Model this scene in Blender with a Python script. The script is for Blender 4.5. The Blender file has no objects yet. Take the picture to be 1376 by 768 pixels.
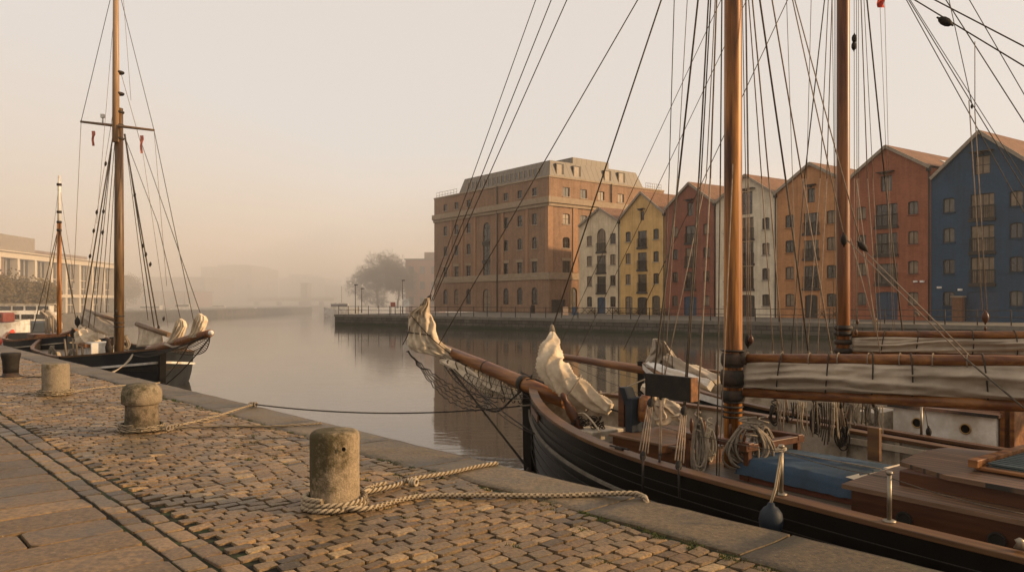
import bpy, bmesh, math, random
from mathutils import Vector, Matrix, noise
from mathutils.geometry import delaunay_2d_cdt
R = math.radians
rnd = random.Random(7)
sc = bpy.context.scene
COL = sc.collection

# ------------------------------------------------------------------ camera
F, CX, HY, H = 1031.0, 688.0, 405.0, 1.6        # focal px, centre column, horizon row, eye height
cam = bpy.data.cameras.new('camera'); camo = bpy.data.objects.new('camera', cam); COL.objects.link(camo)
camo.location = (0, 0, H); camo.rotation_euler = (R(90), 0, 0)
cam.sensor_width = 36; cam.lens = 36 * F / 1376; cam.shift_y = (HY - 384) / 1376
cam.clip_start = .05; cam.clip_end = 5000
sc.camera = camo

# ------------------------------------------------------------------ light
SUN_DIR = Vector((.98, -.12, 0)).normalized()   # horizontal direction towards the sun
SUN_EL = R(16.5)
w = bpy.data.worlds.new('World'); sc.world = w; w.use_nodes = True
nt = w.node_tree; nt.nodes.clear()
wo = nt.nodes.new('ShaderNodeOutputWorld'); bg = nt.nodes.new('ShaderNodeBackground')
sky = nt.nodes.new('ShaderNodeTexSky'); sky.sky_type = 'NISHITA'; sky.sun_disc = False
sky.sun_elevation = SUN_EL; sky.sun_rotation = math.atan2(SUN_DIR.x, SUN_DIR.y)
sky.air_density = 1.0; sky.dust_density = 6.0; sky.ozone_density = 1.0
mixw = nt.nodes.new('ShaderNodeMix'); mixw.data_type = 'RGBA'; mixw.inputs[0].default_value = .72
mixw.inputs[7].default_value = (9.2, 8.05, 6.98, 1)      # thin overcast veil in front of the clear sky
nt.links.new(sky.outputs[0], mixw.inputs[6]); nt.links.new(mixw.outputs[2], bg.inputs[0])
bg.inputs[1].default_value = .113; nt.links.new(bg.outputs[0], wo.inputs[0])
sl = bpy.data.lights.new('sun', 'SUN'); sl.energy = 5.0; sl.angle = R(1.2); sl.color = (1, .66, .35)
so = bpy.data.objects.new('sun', sl); COL.objects.link(so)
sd = Vector((SUN_DIR.x * math.cos(SUN_EL), SUN_DIR.y * math.cos(SUN_EL), math.sin(SUN_EL)))
so.rotation_euler = sd.to_track_quat('Z', 'Y').to_euler(); so.location = sd * 60
sc.view_settings.view_transform = 'Standard'; sc.view_settings.look = 'None'
sc.view_settings.exposure = 0.0; sc.view_settings.gamma = 1.0
sc.cycles.volume_bounces = 16
HAZE = .00042; MIST = .0088

# ------------------------------------------------------------------ materials
MATS = {}
def nn(nt, t, **k):
    n = nt.nodes.new(t)
    for a, b in k.items(): setattr(n, a, b)
    return n
def base_mat(name, rough=.8, metal=0, spec=.5):
    m = bpy.data.materials.new(name); m.use_nodes = True
    b = m.node_tree.nodes['Principled BSDF']
    b.inputs['Roughness'].default_value = rough; b.inputs['Metallic'].default_value = metal
    b.inputs['Specular IOR Level'].default_value = spec
    return m, m.node_tree, b
def ramp(nt, src, stops):
    r = nn(nt, 'ShaderNodeValToRGB'); e = r.color_ramp.elements
    while len(e) < len(stops): e.new(.5)
    for i, (p, c) in enumerate(stops):
        e[i].position = p; e[i].color = (*c, 1)
    nt.links.new(src, r.inputs[0]); return r.outputs[0]
def mix(nt, f, a, b, mode='MIX'):
    m = nn(nt, 'ShaderNodeMix', data_type='RGBA', blend_type=mode)
    for i, v in ((0, f), (6, a), (7, b)):
        if isinstance(v, (int, float)): m.inputs[i].default_value = v
        elif isinstance(v, tuple): m.inputs[i].default_value = (*v, 1)
        else: nt.links.new(v, m.inputs[i])
    return m.outputs[2]
def noise_tex(nt, vec, scale, detail=4, rough=.55):
    n = nn(nt, 'ShaderNodeTexNoise'); n.inputs['Scale'].default_value = scale
    n.inputs['Detail'].default_value = detail; n.inputs['Roughness'].default_value = rough
    if vec is not None: nt.links.new(vec, n.inputs['Vector'])
    return n.outputs['Fac']
def bump(nt, b, h, strength=.3, dist=.01, prev=None):
    n = nn(nt, 'ShaderNodeBump'); n.inputs['Strength'].default_value = strength; n.inputs['Distance'].default_value = dist
    nt.links.new(h, n.inputs['Height'])
    if prev is not None: nt.links.new(prev, n.inputs['Normal'])
    nt.links.new(n.outputs[0], b.inputs['Normal']); return n.outputs[0]
def pmat(name, c1, c2=None, scale=6, rough=.8, bmp=.3, dist=.01, metal=0, axis=None, long=.12, dirt=None, spec=.32, fine=60):
    """noise-mottled material; axis = grain direction (wood, rope), dirt = third colour in patches"""
    if name in MATS: return MATS[name]
    m, nt, b = base_mat(name, rough, metal, spec)
    tc = nn(nt, 'ShaderNodeTexCoord').outputs['Object']; vec = tc
    if axis is not None:
        mp = nn(nt, 'ShaderNodeMapping', vector_type='TEXTURE')
        mp.inputs['Rotation'].default_value = Vector(axis).to_track_quat('X', 'Z').to_euler()
        mp.inputs['Scale'].default_value = (1 / long, 1, 1)
        nt.links.new(tc, mp.inputs[0]); vec = mp.outputs[0]
    n1 = noise_tex(nt, vec, scale, 6, .6)
    c = ramp(nt, n1, [(.34, c1), (.66, c2 or c1)])
    if dirt is not None:
        n2 = noise_tex(nt, vec, scale * (.8 if axis is not None else .35), 5, .65)
        f = ramp(nt, n2, [(.47, (0, 0, 0)), (.62, (1, 1, 1))])
        c = mix(nt, f, c, dirt)
    nt.links.new(c, b.inputs['Base Color'])
    if bmp: bump(nt, b, noise_tex(nt, vec, fine, 5, .6), bmp, dist)
    MATS[name] = m; return m
def attr_mat(name, stops, rough=.75, dirt=(.05, .045, .03), dscale=1.2, fine=35, moss=None):
    """stone whose colour varies per piece through the 'rnd' attribute"""
    m, nt, b = base_mat(name, rough)
    tc = nn(nt, 'ShaderNodeTexCoord').outputs['Object']
    a = nn(nt, 'ShaderNodeAttribute', attribute_name='rnd').outputs['Fac']
    c = ramp(nt, a, stops)
    n1 = noise_tex(nt, tc, fine, 5, .65)
    c = mix(nt, .75, c, ramp(nt, n1, [(.36, (.34, .31, .27)), (.62, (1.15, 1.1, 1.02))]), 'MULTIPLY')
    nL = noise_tex(nt, tc, 55, 3, .5)
    c = mix(nt, ramp(nt, nL, [(.66, (0, 0, 0)), (.72, (.55,) * 3)]), c, (.36, .30, .21))
    n2 = noise_tex(nt, tc, dscale, 5, .6)
    c = mix(nt, ramp(nt, n2, [(.5, (0, 0, 0)), (.72, (.75, .75, .75))]), c, dirt)
    if moss:
        n3 = noise_tex(nt, tc, 2.1, 6, .7)
        c = mix(nt, ramp(nt, n3, [(.56, (0, 0, 0)), (.72, (.8, .8, .8))]), c, moss)
    nt.links.new(c, b.inputs['Base Color'])
    nt.links.new(ramp(nt, n2, [(.3, (rough,) * 3), (.7, (rough - .25,) * 3)]), b.inputs['Roughness'])
    h = mix(nt, .4, noise_tex(nt, tc, fine * 1.3, 6, .7), noise_tex(nt, tc, 9, 3))
    bump(nt, b, h, .9, .02)
    return m
def brick_mat(name, c1, c2, mortar, painted=False, rough=.85):
    m, nt, b = base_mat(name, rough)
    uv = nn(nt, 'ShaderNodeUVMap'); uv.uv_map = 'UVMap'
    br = nn(nt, 'ShaderNodeTexBrick'); br.inputs['Scale'].default_value = 1
    br.inputs['Brick Width'].default_value = .23; br.inputs['Row Height'].default_value = .075
    br.inputs['Mortar Size'].default_value = .008
    br.inputs['Color1'].default_value = (*c1, 1); br.inputs['Color2'].default_value = (*c2, 1); br.inputs['Mortar'].default_value = (*mortar, 1)
    nt.links.new(uv.outputs[0], br.inputs[0])
    tc = nn(nt, 'ShaderNodeTexCoord').outputs['Object']
    c = mix(nt, .85, br.outputs[0], ramp(nt, noise_tex(nt, tc, .5, 6, .65), [(.32, (.66, .63, .6)), (.68, (1, 1, 1))]), 'MULTIPLY')
    # rain streaks: stretched noise down the wall
    mp = nn(nt, 'ShaderNodeMapping'); mp.inputs['Scale'].default_value = (2.2, 2.2, .16); nt.links.new(tc, mp.inputs[0])
    c = mix(nt, .6, c, ramp(nt, noise_tex(nt, mp.outputs[0], 1.4, 6, .7), [(.34, (.62, .58, .53)), (.56, (1, 1, 1))]), 'MULTIPLY')
    nt.links.new(c, b.inputs['Base Color'])
    bump(nt, b, br.outputs['Fac'], -.3 if painted else -.5, .01)
    return m
# ------------------------------------------------------------------ mesh helper
ORG = {}
class MB:
    def __init__(s): s.v = []; s.f = []; s.sm = []; s.rn = {}; s.uv = {}
    def vert(s, p): s.v.append(Vector(p)); return len(s.v) - 1
    def face(s, idx, smooth=False, r=None, uv=None):
        if r is not None: s.rn[len(s.f)] = r
        if uv is not None: s.uv[len(s.f)] = uv
        s.f.append(tuple(idx)); s.sm.append(smooth)
    def poly(s, pts, smooth=False, r=None, uv=None): s.face([s.vert(p) for p in pts], smooth, r, uv)
    def box(s, c, size, ax=None, r=None):
        c = Vector(c); ax = ax or (Vector((1, 0, 0)), Vector((0, 1, 0)), Vector((0, 0, 1)))
        h = [Vector(a) * (k / 2) for a, k in zip(ax, size)]
        i = [s.vert(c + h[0] * x + h[1] * y + h[2] * z) for z in (-1, 1) for y in (-1, 1) for x in (-1, 1)]
        for q in ((0, 2, 3, 1), (4, 5, 7, 6), (0, 1, 5, 4), (2, 6, 7, 3), (0, 4, 6, 2), (1, 3, 7, 5)):
            s.face([i[k] for k in q], False, r)
        return s
    def bar(s, a, b, wd, ht, up=(0, 0, 1)):
        a = Vector(a); b = Vector(b); d = b - a; L = d.length; d.normalize()
        side = d.cross(Vector(up)).normalized(); u = side.cross(d)
        return s.box((a + b) / 2, (L, wd, ht), (d, side, u))
    def tube(s, pts, r, seg=8, lobes=0, pitch=.1, amp=.38, caps=True, smooth=True):
        pts = [Vector(p) for p in pts]; n = len(pts)
        rs = r if isinstance(r, (list, tuple)) else [r] * n
        t = (pts[1] - pts[0]).normalized(); u = t.orthogonal().normalized(); rings = []; L = 0; gv = []
        for i in range(n):
            tt = ((pts[min(i + 1, n - 1)] - pts[max(i - 1, 0)])).normalized()
            u = (u - tt * u.dot(tt)); u = u.normalized() if u.length > 1e-6 else tt.orthogonal().normalized()
            vv = tt.cross(u)
            if i: L += (pts[i] - pts[i - 1]).length
            ring = []
            for k in range(seg):
                a = 2 * math.pi * k / seg; rr = rs[i]
                if lobes: rr *= 1 - amp + amp * 1.5 * abs(math.cos(lobes * (a / 2) + math.pi * L / pitch))
                ring.append(s.vert(pts[i] + (u * math.cos(a) + vv * math.sin(a)) * rr))
                if lobes: gv.append(abs(math.cos(lobes * (a / 2) + math.pi * L / pitch)))
            rings.append(ring)
        for i in range(n - 1):
            for k in range(seg):
                s.face((rings[i][k], rings[i][(k + 1) % seg], rings[i + 1][(k + 1) % seg], rings[i + 1][k]), smooth, gv[i * seg + k] if lobes else None)
        if caps:
            s.face(rings[0][::-1]); s.face(rings[-1])
        return s
    def lathe(s, prof, c, seg=24, axis=None, wob=0, seed=0):
        c = Vector(c); ax = Vector(axis).normalized() if axis is not None else Vector((0, 0, 1))
        u = ax.orthogonal().normalized(); v = ax.cross(u); rings = []
        for r, z in prof:
            ring = []
            for k in range(seg):
                a = 2 * math.pi * k / seg
                d = u * math.cos(a) + v * math.sin(a)
                rr = r
                if wob: rr = r * (1 + wob * noise.noise(Vector((d.x * 1.5 + seed, d.y * 1.5, z * 4))) + wob * .4 * noise.noise(Vector((d.x * 6 + seed, d.y * 6, z * 16))))
                ring.append(s.vert(c + ax * z + d * rr))
            rings.append(ring)
        for i in range(len(rings) - 1):
            for k in range(seg):
                s.face((rings[i][k], rings[i][(k + 1) % seg], rings[i + 1][(k + 1) % seg], rings[i + 1][k]), True)
        s.face(rings[0][::-1]); s.face(rings[-1]); return s
    def grid(s, rows, closed=False, smooth=True):
        """rows: list of equally long lists of points"""
        idx = [[s.vert(p) for p in row] for row in rows]
        for i in range(len(idx) - 1):
            m = len(idx[i]); 
            for k in range(m if closed else m - 1):
                s.face((idx[i][k], idx[i][(k + 1) % m], idx[i + 1][(k + 1) % m], idx[i + 1][k]), smooth)
        return idx
    def build(s, name, mat, parent=None, loc=None, bevel=0, label=None):
        me = bpy.data.meshes.new(name)
        if parent is not None: org = ORG[parent.name]
        elif loc is not None: org = Vector(loc)
        else:
            lo = Vector((min(v[i] for v in s.v) for i in range(3))); hi = Vector((max(v[i] for v in s.v) for i in range(3)))
            org = Vector(((lo.x + hi.x) / 2, (lo.y + hi.y) / 2, lo.z))
        me.from_pydata([tuple(v - org) for v in s.v], [], s.f)
        me.polygons.foreach_set('use_smooth', s.sm)
        if s.rn:
            at = me.attributes.new('rnd', 'FLOAT', 'FACE')
            at.data.foreach_set('value', [s.rn.get(i, .5) for i in range(len(s.f))])
        if s.uv:
            ul = me.uv_layers.new(name='UVMap')
            for p in me.polygons:
                q = s.uv.get(p.index)
                if q:
                    for k, li in enumerate(p.loop_indices): ul.data[li].uv = q[k]
        for mm in (mat if isinstance(mat, list) else [mat]): me.materials.append(mm)
        me.update()
        o = bpy.data.objects.new(name, me); COL.objects.link(o)
        if parent is not None: o.parent = parent
        else: o.location = org
        ORG[o.name] = org
        if bevel:
            md = o.modifiers.new('bevel', 'BEVEL'); md.width = bevel; md.segments = 2; md.limit_method = 'ANGLE'
        if label: o['label'] = label
        return o
def thing(name, label, cat, loc, group=None):
    o = bpy.data.objects.new(name, None); COL.objects.link(o); o.location = loc
    o.empty_display_size = .2; ORG[o.name] = Vector(loc)
    o['label'] = label; o['category'] = cat
    if group: o['group'] = group
    return o
def tag(o, label, cat, group=None):
    o['label'] = label; o['category'] = cat
    if group: o['group'] = group
    return o
def struct(o, kind='structure'): o['kind'] = kind; return o
def P(px, py, Y): return Vector(((px - CX) / F * Y, Y, H + (HY - py) / F * Y))
def G(px, py, z=0):
    Y = (H - z) * F / (py - HY); return P(px, py, Y)
def bez(pts, n=12):
    """Catmull-Rom through points"""
    pts = [Vector(p) for p in pts]; out = []
    q = [pts[0] * 2 - pts[1]] + pts + [pts[-1] * 2 - pts[-2]]
    for i in range(1, len(q) - 2):
        a, b, c, d = q[i - 1:i + 3]
        for k in range(n):
            t = k / n
            out.append(.5 * ((2 * b) + (c - a) * t + (2 * a - 5 * b + 4 * c - d) * t * t + (3 * b - a - 3 * c + d) * t ** 3))
    out.append(pts[-1]); return out
def sag(a, b, drop, n=24):
    a = Vector(a); b = Vector(b)
    return [a.lerp(b, i / n) - Vector((0, 0, drop * 4 * (i / n) * (1 - i / n))) for i in range(n + 1)]

# palette
M_black = pmat('hull_black', (.004, .0035, .003), (.008, .007, .006), 2, .38, .15, dirt=(.012, .010, .008), spec=.15)
M_dark = pmat('iron_dark', (.010, .008, .006), (.024, .019, .014), 10, .7, .3, spec=.25)
M_iron = pmat('iron_rust', (.012, .010, .008), (.03, .022, .015), 12, .65, .5, dirt=(.05, .03, .018), spec=.3)
M_rope = pmat('rope_manila', (.30, .235, .155), (.44, .36, .25), 30, .9, .6, .004, fine=180)
M_ropeg = pmat('rope_grey', (.16, .13, .095), (.25, .205, .15), 30, .9, .5, .004, fine=180)
M_roped = pmat('rope_tarred', (.022, .018, .014), (.05, .04, .03), 30, .85, .4, .004, fine=150)
def laid_rope(name, dark, mid, light):
    m, nt, b = base_mat(name, .9)
    a = nn(nt, 'ShaderNodeAttribute', attribute_name='rnd').outputs['Fac']
    tc = nn(nt, 'ShaderNodeTexCoord').outputs['Object']
    c = ramp(nt, a, [(.12, dark), (.5, mid), (.95, light)])  # shade between the strands painted in: colour darkens with groove depth
    c = mix(nt, .6, c, ramp(nt, noise_tex(nt, tc, 14, 5, .65), [(.3, (.55, .52, .48)), (.7, (1.05, 1.03, 1))]), 'MULTIPLY')
    nt.links.new(c, b.inputs['Base Color']); bump(nt, b, noise_tex(nt, tc, 220, 3), .5, .003); MATS[name] = m; return m
M_laid = laid_rope('laid_manila', (.035, .024, .012), (.20, .15, .09), (.42, .335, .22))
M_laidg = laid_rope('laid_grey_rope', (.025, .018, .010), (.14, .105, .065), (.30, .24, .155))
M_rig = pmat('rigging_line', (.05, .038, .028), (.10, .08, .055), 20, .8, 0)
M_rigl = pmat('rigging_pale', (.16, .12, .085), (.26, .2, .145), 20, .8, 0)
M_white = pmat('white_paint', (.62, .59, .53), (.72, .69, .63), 4, .5, .1, dirt=(.45, .40, .33))
M_cream_p = pmat('cream_paint', (.36, .31, .235), (.46, .40, .31), 5, .55, .15, dirt=(.19, .15, .10))
M_cloth = pmat('sail_canvas', (.50, .41, .29), (.68, .57, .42), 3.5, .95, .4, .006, dirt=(.36, .28, .19), fine=140)
M_clothg = pmat('sail_canvas_grey', (.33, .27, .20), (.46, .385, .295), 3.0, .95, .4, .006, dirt=(.28, .23, .17), fine=140)
def crease(m, scale=7, dist=.035, strength=.8):
    nt = m.node_tree; b = nt.nodes['Principled BSDF']
    tc = nn(nt, 'ShaderNodeTexCoord').outputs['Object']
    n = nn(nt, 'ShaderNodeTexNoise'); n.noise_type = 'RIDGED_MULTIFRACTAL'; n.inputs['Scale'].default_value = scale; n.inputs['Detail'].default_value = 3; n.inputs['Distortion'].default_value = .6
    nt.links.new(tc, n.inputs['Vector'])
    prev = b.inputs['Normal'].links[0].from_socket if b.inputs['Normal'].links else None
    bump(nt, b, n.outputs['Fac'], strength, dist, prev)
crease(M_cloth, 4.5, .02); crease(M_clothg, 4.5, .015)
M_mast = pmat('mast_varnish', (.12, .042, .008), (.50, .205, .042), 13, .42, .3, .003, axis=(0, 0, 1), long=.05, dirt=(.055, .018, .005), fine=40)
M_mastB = pmat('mast_varnish_dark', (.09, .032, .011), (.26, .105, .032), 11, .38, .25, .003, axis=(0, 0, 1), long=.09, dirt=(.09, .03, .01), fine=40)
M_brass = pmat('brass', (.35, .22, .09), (.45, .3, .13), 10, .35, .1, metal=.9)
M_steel = pmat('steel_post', (.20, .17, .13), (.3, .26, .2), 10, .45, .1, metal=.8)
M_soil = pmat('joint_soil', (.006, .005, .0025), (.016, .013, .006), 9, 1, .6, .01, dirt=(.028, .04, .012))
M_wallstone = pmat('quay_wall_stone', (.07, .06, .048), (.15, .125, .1), 1.6, .9, .8, .05, dirt=(.03, .032, .02), fine=6)

# ------------------------------------------------------------------ near quay
U = Vector((-.67, .742, 0)).normalized(); V = Vector((.742, .67, 0)).normalized()
VE = 4.98                                        # the quay's edge measured along V
def Q(u, v, z=0): return U * u + V * v + Vector((0, 0, z))
ATTR_SETT = attr_mat('sett_stone', [(0, (.07, .048, .023)), (.3, (.175, .106, .043)), (.55, (.195, .133, .064)), (.8, (.285, .178, .08)), (1, (.38, .265, .13))], .58, (.06, .048, .026), 1.0, 40)
ATTR_FLAG = attr_mat('flag_stone', [(0, (.082, .054, .023)), (.5, (.15, .092, .037)), (1, (.24, .15, .064))], .66, (.045, .034, .018), 1.5, 22)
ATTR_COPE = attr_mat('coping_stone', [(0, (.09, .064, .032)), (.5, (.13, .092, .046)), (1, (.195, .14, .076))], .7, (.04, .034, .018), 1.8, 26, moss=(.055, .06, .022))
def stone(mb, cx, cy, a, b, jit, top, r, rough=.0, inset=.018, sink=.03, tilt=.01):
    """a cushion-topped stone: a along V, b along U"""
    base = []
    cut = min(a, b) * .09
    for sx, sy in ((-1, -1), (1, -1), (1, 1), (-1, 1)):
        jx = rnd.uniform(-jit, jit); jy = rnd.uniform(-jit, jit)
        X, Y = cx + sx * a / 2 + jx, cy + sy * b / 2 + jy
        p1 = (X - sx * cut, Y); p2 = (X, Y - sy * cut)
        base += ([p2, p1] if sx * sy > 0 else [p1, p2])
    tx, ty = rnd.uniform(-tilt, tilt), rnd.uniform(-tilt, tilt)
    def ring(k, z):
        out = []
        for (X, Y) in base:
            dx, dy = X - cx, Y - cy; L = math.hypot(dx, dy); f = max(.1, 1 - k / L)
            x, y = cx + dx * f, cy + dy * f
            zz = z + dx * tx / max(a, .1) + dy * ty / max(b, .1)
            out.append(mb.vert(Q(y, x, zz)))
        return out
    r0 = ring(0, top - sink); r1 = ring(inset * .25, top - inset * .35); r2 = ring(inset, top - .002); r3 = ring(min(a, b) * .33, top + inset * .08)
    for A, B, sm_ in ((r0, r1, False), (r1, r2, False), (r2, r3, True)):
        if sm_: A = ring(inset, top - .002)
        for k in range(8): mb.face((A[k], A[(k + 1) % 8], B[(k + 1) % 8], B[k]), sm_, r)
    mb.face(r3, True, r)
mb = MB()                                        # cobbles in rows across the quay
u = -4.0; row = 0
while u < 46:
    pitch = .108 if u < 24 else .18
    v = 1.95 + rnd.uniform(-.02, .02) + (.085 if row % 2 else 0)
    vend = 4.24 + .14 * noise.noise(Vector((u * .8, 3, 0)))
    while v < vend:
        a = rnd.choice((.15, .16, .165, .17, .18, .195)) * (1 if u < 24 else 1.4)
        if v + a > vend + .04: a = max(.07, vend + .04 - v)
        z = .012 * noise.noise(Vector((u * .7, v * .9, 0))) + rnd.uniform(-.0045, .0045)
        stone(mb, v + a / 2, u + pitch / 2 + .012 * noise.noise(Vector((v * 1.3, u, 5))), a - .017, pitch - .018, .0045, z, min(1, max(0, rnd.gauss(.48, .24))), inset=.008, tilt=.010, sink=.04)
        v += a
    u += pitch; row += 1
struct(mb.build('cobbled_quay', ATTR_SETT, loc=(0, 0, 0)))
mb = MB()                                        # twin lines of channel setts
for k in range(2):
    u = -4.0
    while u < 46:
        L = rnd.uniform(.17, .32)
        stone(mb, 1.70 + k * .165, u + L / 2, .14, L - .018, .006, -.008 + rnd.uniform(-.004, .004), rnd.random() * .8, inset=.015)
        u += L
struct(mb.build('kerb_channel', ATTR_SETT, loc=(0, 0, 0)))
mb = MB()                                        # flagstones
u = -8.0
while u < 46:
    pitch = rnd.choice((.36, .42, .48)); v = 1.60
    while v > -9:
        a = rnd.uniform(.5, 1.05)
        if u > -4.5 or True:
            stone(mb, v - a / 2, u + pitch / 2, a - .018, pitch - .018, .004, .006 + rnd.uniform(-.004, .004), rnd.random(), inset=.012, tilt=.006)
        v -= a
    u += pitch
struct(mb.build('flagstone_pavement', ATTR_FLAG, loc=(0, 0, 0)))
mb = MB()                                        # edge coping stones, a metre and more each
u = -6.0
while u < 70:
    L = rnd.uniform(1.1, 2.3); a0 = 4.28 + rnd.uniform(-.07, .09); rr = rnd.random()
    nx, ny = 9, max(8, int(L / .16)); rows = []
    for i in range(ny + 1):
        uu = u + .012 + (L - .024) * i / ny; row = []
        for j in range(nx + 1):
            t = j / nx; wob = .02 * noise.noise(Vector((uu * 2.2, 9, j)))
            vv = a0 + (VE - a0) * t + (wob if j in (0,) else 0) + (.012 * noise.noise(Vector((uu * 3, 1, 1))) if j == nx else 0)
            zz = .010 + .006 * noise.noise(Vector((uu * 1.5, vv * 2, 2))) + .004 * noise.noise(Vector((uu * 7, vv * 7, 2)))
            if j == 0 or j == nx or i == 0 or i == ny: zz -= .016
            row.append(Q(uu, vv, zz))
        rows.append(row)
    ids = mb.grid(rows)
    for k in range(len(mb.f) - nx * ny, len(mb.f)): mb.rn[k] = rr
    low = lambda p: mb.vert(p - Vector((0, 0, .4)))
    for seq in ([r_[-1] for r_ in ids], [r_[0] for r_ in ids], ids[0], ids[-1]):
        lo_ = [low(mb.v[i]) for i in seq]
        for k in range(len(seq) - 1): mb.face((seq[k], seq[k + 1], lo_[k + 1], lo_[k]), False, rr)
    u += L
struct(mb.build('quay_coping', ATTR_COPE, loc=(0, 0, 0)))
mb = MB(); mb.poly([Q(-9, -9.2, -.022), Q(-9, 4.9, -.022), Q(70, 4.9, -.022), Q(70, -9.2, -.022)])
struct(mb.build('quay_bed', M_soil, loc=(0, 0, 0)))
mb = MB(); mb.box(Q(31, -2.1, -1.95), (80, 14, 3.1), (U, V, Vector((0, 0, 1))))
struct(mb.build('quay_wall', M_wallstone, loc=(0, 0, 0)))
# moss tufts and weeds in the joints by the coping: many tiny blades, one mass
mb = MB()
M_moss = pmat('moss', (.035, .05, .012), (.07, .085, .02), 20, 1, 0)
def tuft(cx, cy, n, rad):
    for _ in range(n):
        a = rnd.uniform(0, 6.28); q = rad * math.sqrt(rnd.random()); p = Q(cy + q * math.cos(a), cx + q * math.sin(a) * .5, -.008)
        hgt = rnd.uniform(.008, .026); b = rnd.uniform(0, 6.28); d = Vector((math.cos(b), math.sin(b), 0)) * .004
        mb.poly([p - d, p + d, p + Vector((math.sin(b) * .01, math.cos(b) * .01, hgt))])
for k in range(90):
    uu = rnd.uniform(-1, 16); tuft(4.25 + rnd.uniform(-.05, .08), uu, 60, rnd.uniform(.03, .12))
for k in range(40): tuft(rnd.uniform(3.2, 4.1), rnd.uniform(-1, 9), 40, .07)
struct(mb.build('moss', M_moss, loc=(0, 0, 0)), 'stuff')

# ------------------------------------------------------------------ water
WZ = -1.3
m, nt, b = base_mat('water', .04, 0, .5)
b.inputs['Base Color'].default_value = (.062, .052, .040, 1); b.inputs['IOR'].default_value = 1.33
tc = nn(nt, 'ShaderNodeTexCoord').outputs['Object']
mp = nn(nt, 'ShaderNodeMapping'); mp.inputs['Scale'].default_value = (.55, 1.6, 1); nt.links.new(tc, mp.inputs[0])
n1 = noise_tex(nt, mp.outputs[0], 1.1, 3, .5); n2 = noise_tex(nt, mp.outputs[0], 4.5, 2, .5)
patch = ramp(nt, noise_tex(nt, tc, .07, 3), [(.35, (.25,) * 3), (.65, (1,) * 3)])
hh = mix(nt, .3, n1, n2); hh = mix(nt, 1, hh, patch, 'MULTIPLY')
bump(nt, b, hh, .10, .10)
mb = MB(); mb.poly([(-640, -60, WZ), (640, -60, WZ), (640, 700, WZ), (-640, 700, WZ)])
struct(mb.build('harbour_water', m, loc=(0, 0, 0)))

# ------------------------------------------------------------------ bollards
M_b1 = pmat('bollard_granite', (.27, .215, .15), (.42, .345, .25), 9, .9, .9, .012, dirt=(.105, .09, .035), fine=45)
M_b2 = pmat('bollard_sandstone', (.21, .165, .12), (.33, .27, .2), 10, .9, .9, .012, dirt=(.12, .10, .055), fine=45)
M_b3 = pmat('bollard_concrete', (.24, .195, .145), (.32, .265, .2), 8, .9, .6, .01, dirt=(.15, .12, .07), fine=50)
def bollard_mat(name, c1, c2, moss, z0, z1, side):
    m, nt, b = base_mat(name, .92)
    tc = nn(nt, 'ShaderNodeTexCoord').outputs['Object']
    sp = nn(nt, 'ShaderNodeSeparateXYZ'); nt.links.new(tc, sp.inputs[0])
    c = ramp(nt, noise_tex(nt, tc, 14, 6, .7), [(.3, c1), (.7, c2)])
    c = mix(nt, .6, c, ramp(nt, noise_tex(nt, tc, 90, 4, .6), [(.35, (.5, .48, .44)), (.65, (1.1, 1.08, 1.02))]), 'MULTIPLY')
    mr = nn(nt, 'ShaderNodeMapRange', interpolation_type='SMOOTHSTEP'); nt.links.new(sp.outputs['Z'], mr.inputs[0]); mr.inputs[1].default_value = z0; mr.inputs[2].default_value = z1
    ms = nn(nt, 'ShaderNodeMath', operation='MULTIPLY_ADD'); nt.links.new(sp.outputs['X'], ms.inputs[0]); ms.inputs[1].default_value = side
    nt.links.new(mr.outputs[0], ms.inputs[2])
    ad = nn(nt, 'ShaderNodeMath', operation='MULTIPLY_ADD'); nt.links.new(noise_tex(nt, tc, 9, 8, .78), ad.inputs[0]); ad.inputs[1].default_value = 6.0; nt.links.new(ms.outputs[0], ad.inputs[2]); 
    f2 = nn(nt, 'ShaderNodeMapRange'); nt.links.new(ad.outputs[0], f2.inputs[0]); f2.inputs[1].default_value = 3.0; f2.inputs[2].default_value = 4.1
    c = mix(nt, f2.outputs[0], c, moss)
    nt.links.new(c, b.inputs['Base Color'])
    bump(nt, b, mix(nt, .5, noise_tex(nt, tc, 60, 5, .7), noise_tex(nt, tc, 12, 4, .6)), 1.0, .02)
    return m
M_b1 = bollard_mat('bollard_granite_mossy', (.22, .165, .10), (.40, .31, .20), (.062, .046, .014), .10, .40, -5.0)
M_b2 = bollard_mat('bollard_sandstone_mossy', (.16, .12, .075), (.27, .205, .135), (.045, .034, .014), .9, -.2, -2.5)
M_b2c = bollard_mat('bollard_cap_mossy', (.22, .17, .11), (.34, .27, .18), (.055, .045, .016), .2, .7, -3.0)
M_b3 = bollard_mat('bollard_concrete_mossy', (.22, .175, .12), (.30, .245, .17), (.09, .07, .03), .2, .9, -1.5)
def rprof(r, h, rt, n=6, k=1.0):
    pr = [(r * 1.02, -.03), (r * 1.01, .02)]
    pr += [(r * k, h * t) for t in (.15, .3, .45, .6, .75)]
    for i in range(n + 1):
        a = math.pi / 2 * i / n; pr.append((r - rt + rt * math.cos(a) , h - rt + rt * math.sin(a)))
    pr.append((r * .3, h + .008)); pr.append((.01, h + .01)); return pr
bl = [G(450, 680), G(190.5, 578), G(75, 530), G(14.5, 506)]
B1, B2, B3, B4 = bl
t = thing('stone_bollard', 'tallest pale granite bollard in front with small round hole and mossy dark shoulder', 'bollard', B1, 'bollards along the quay')
MB().lathe(rprof(.19, .60, .055), B1, 40, wob=.035, seed=1).build('shaft', M_b1, t)
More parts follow.
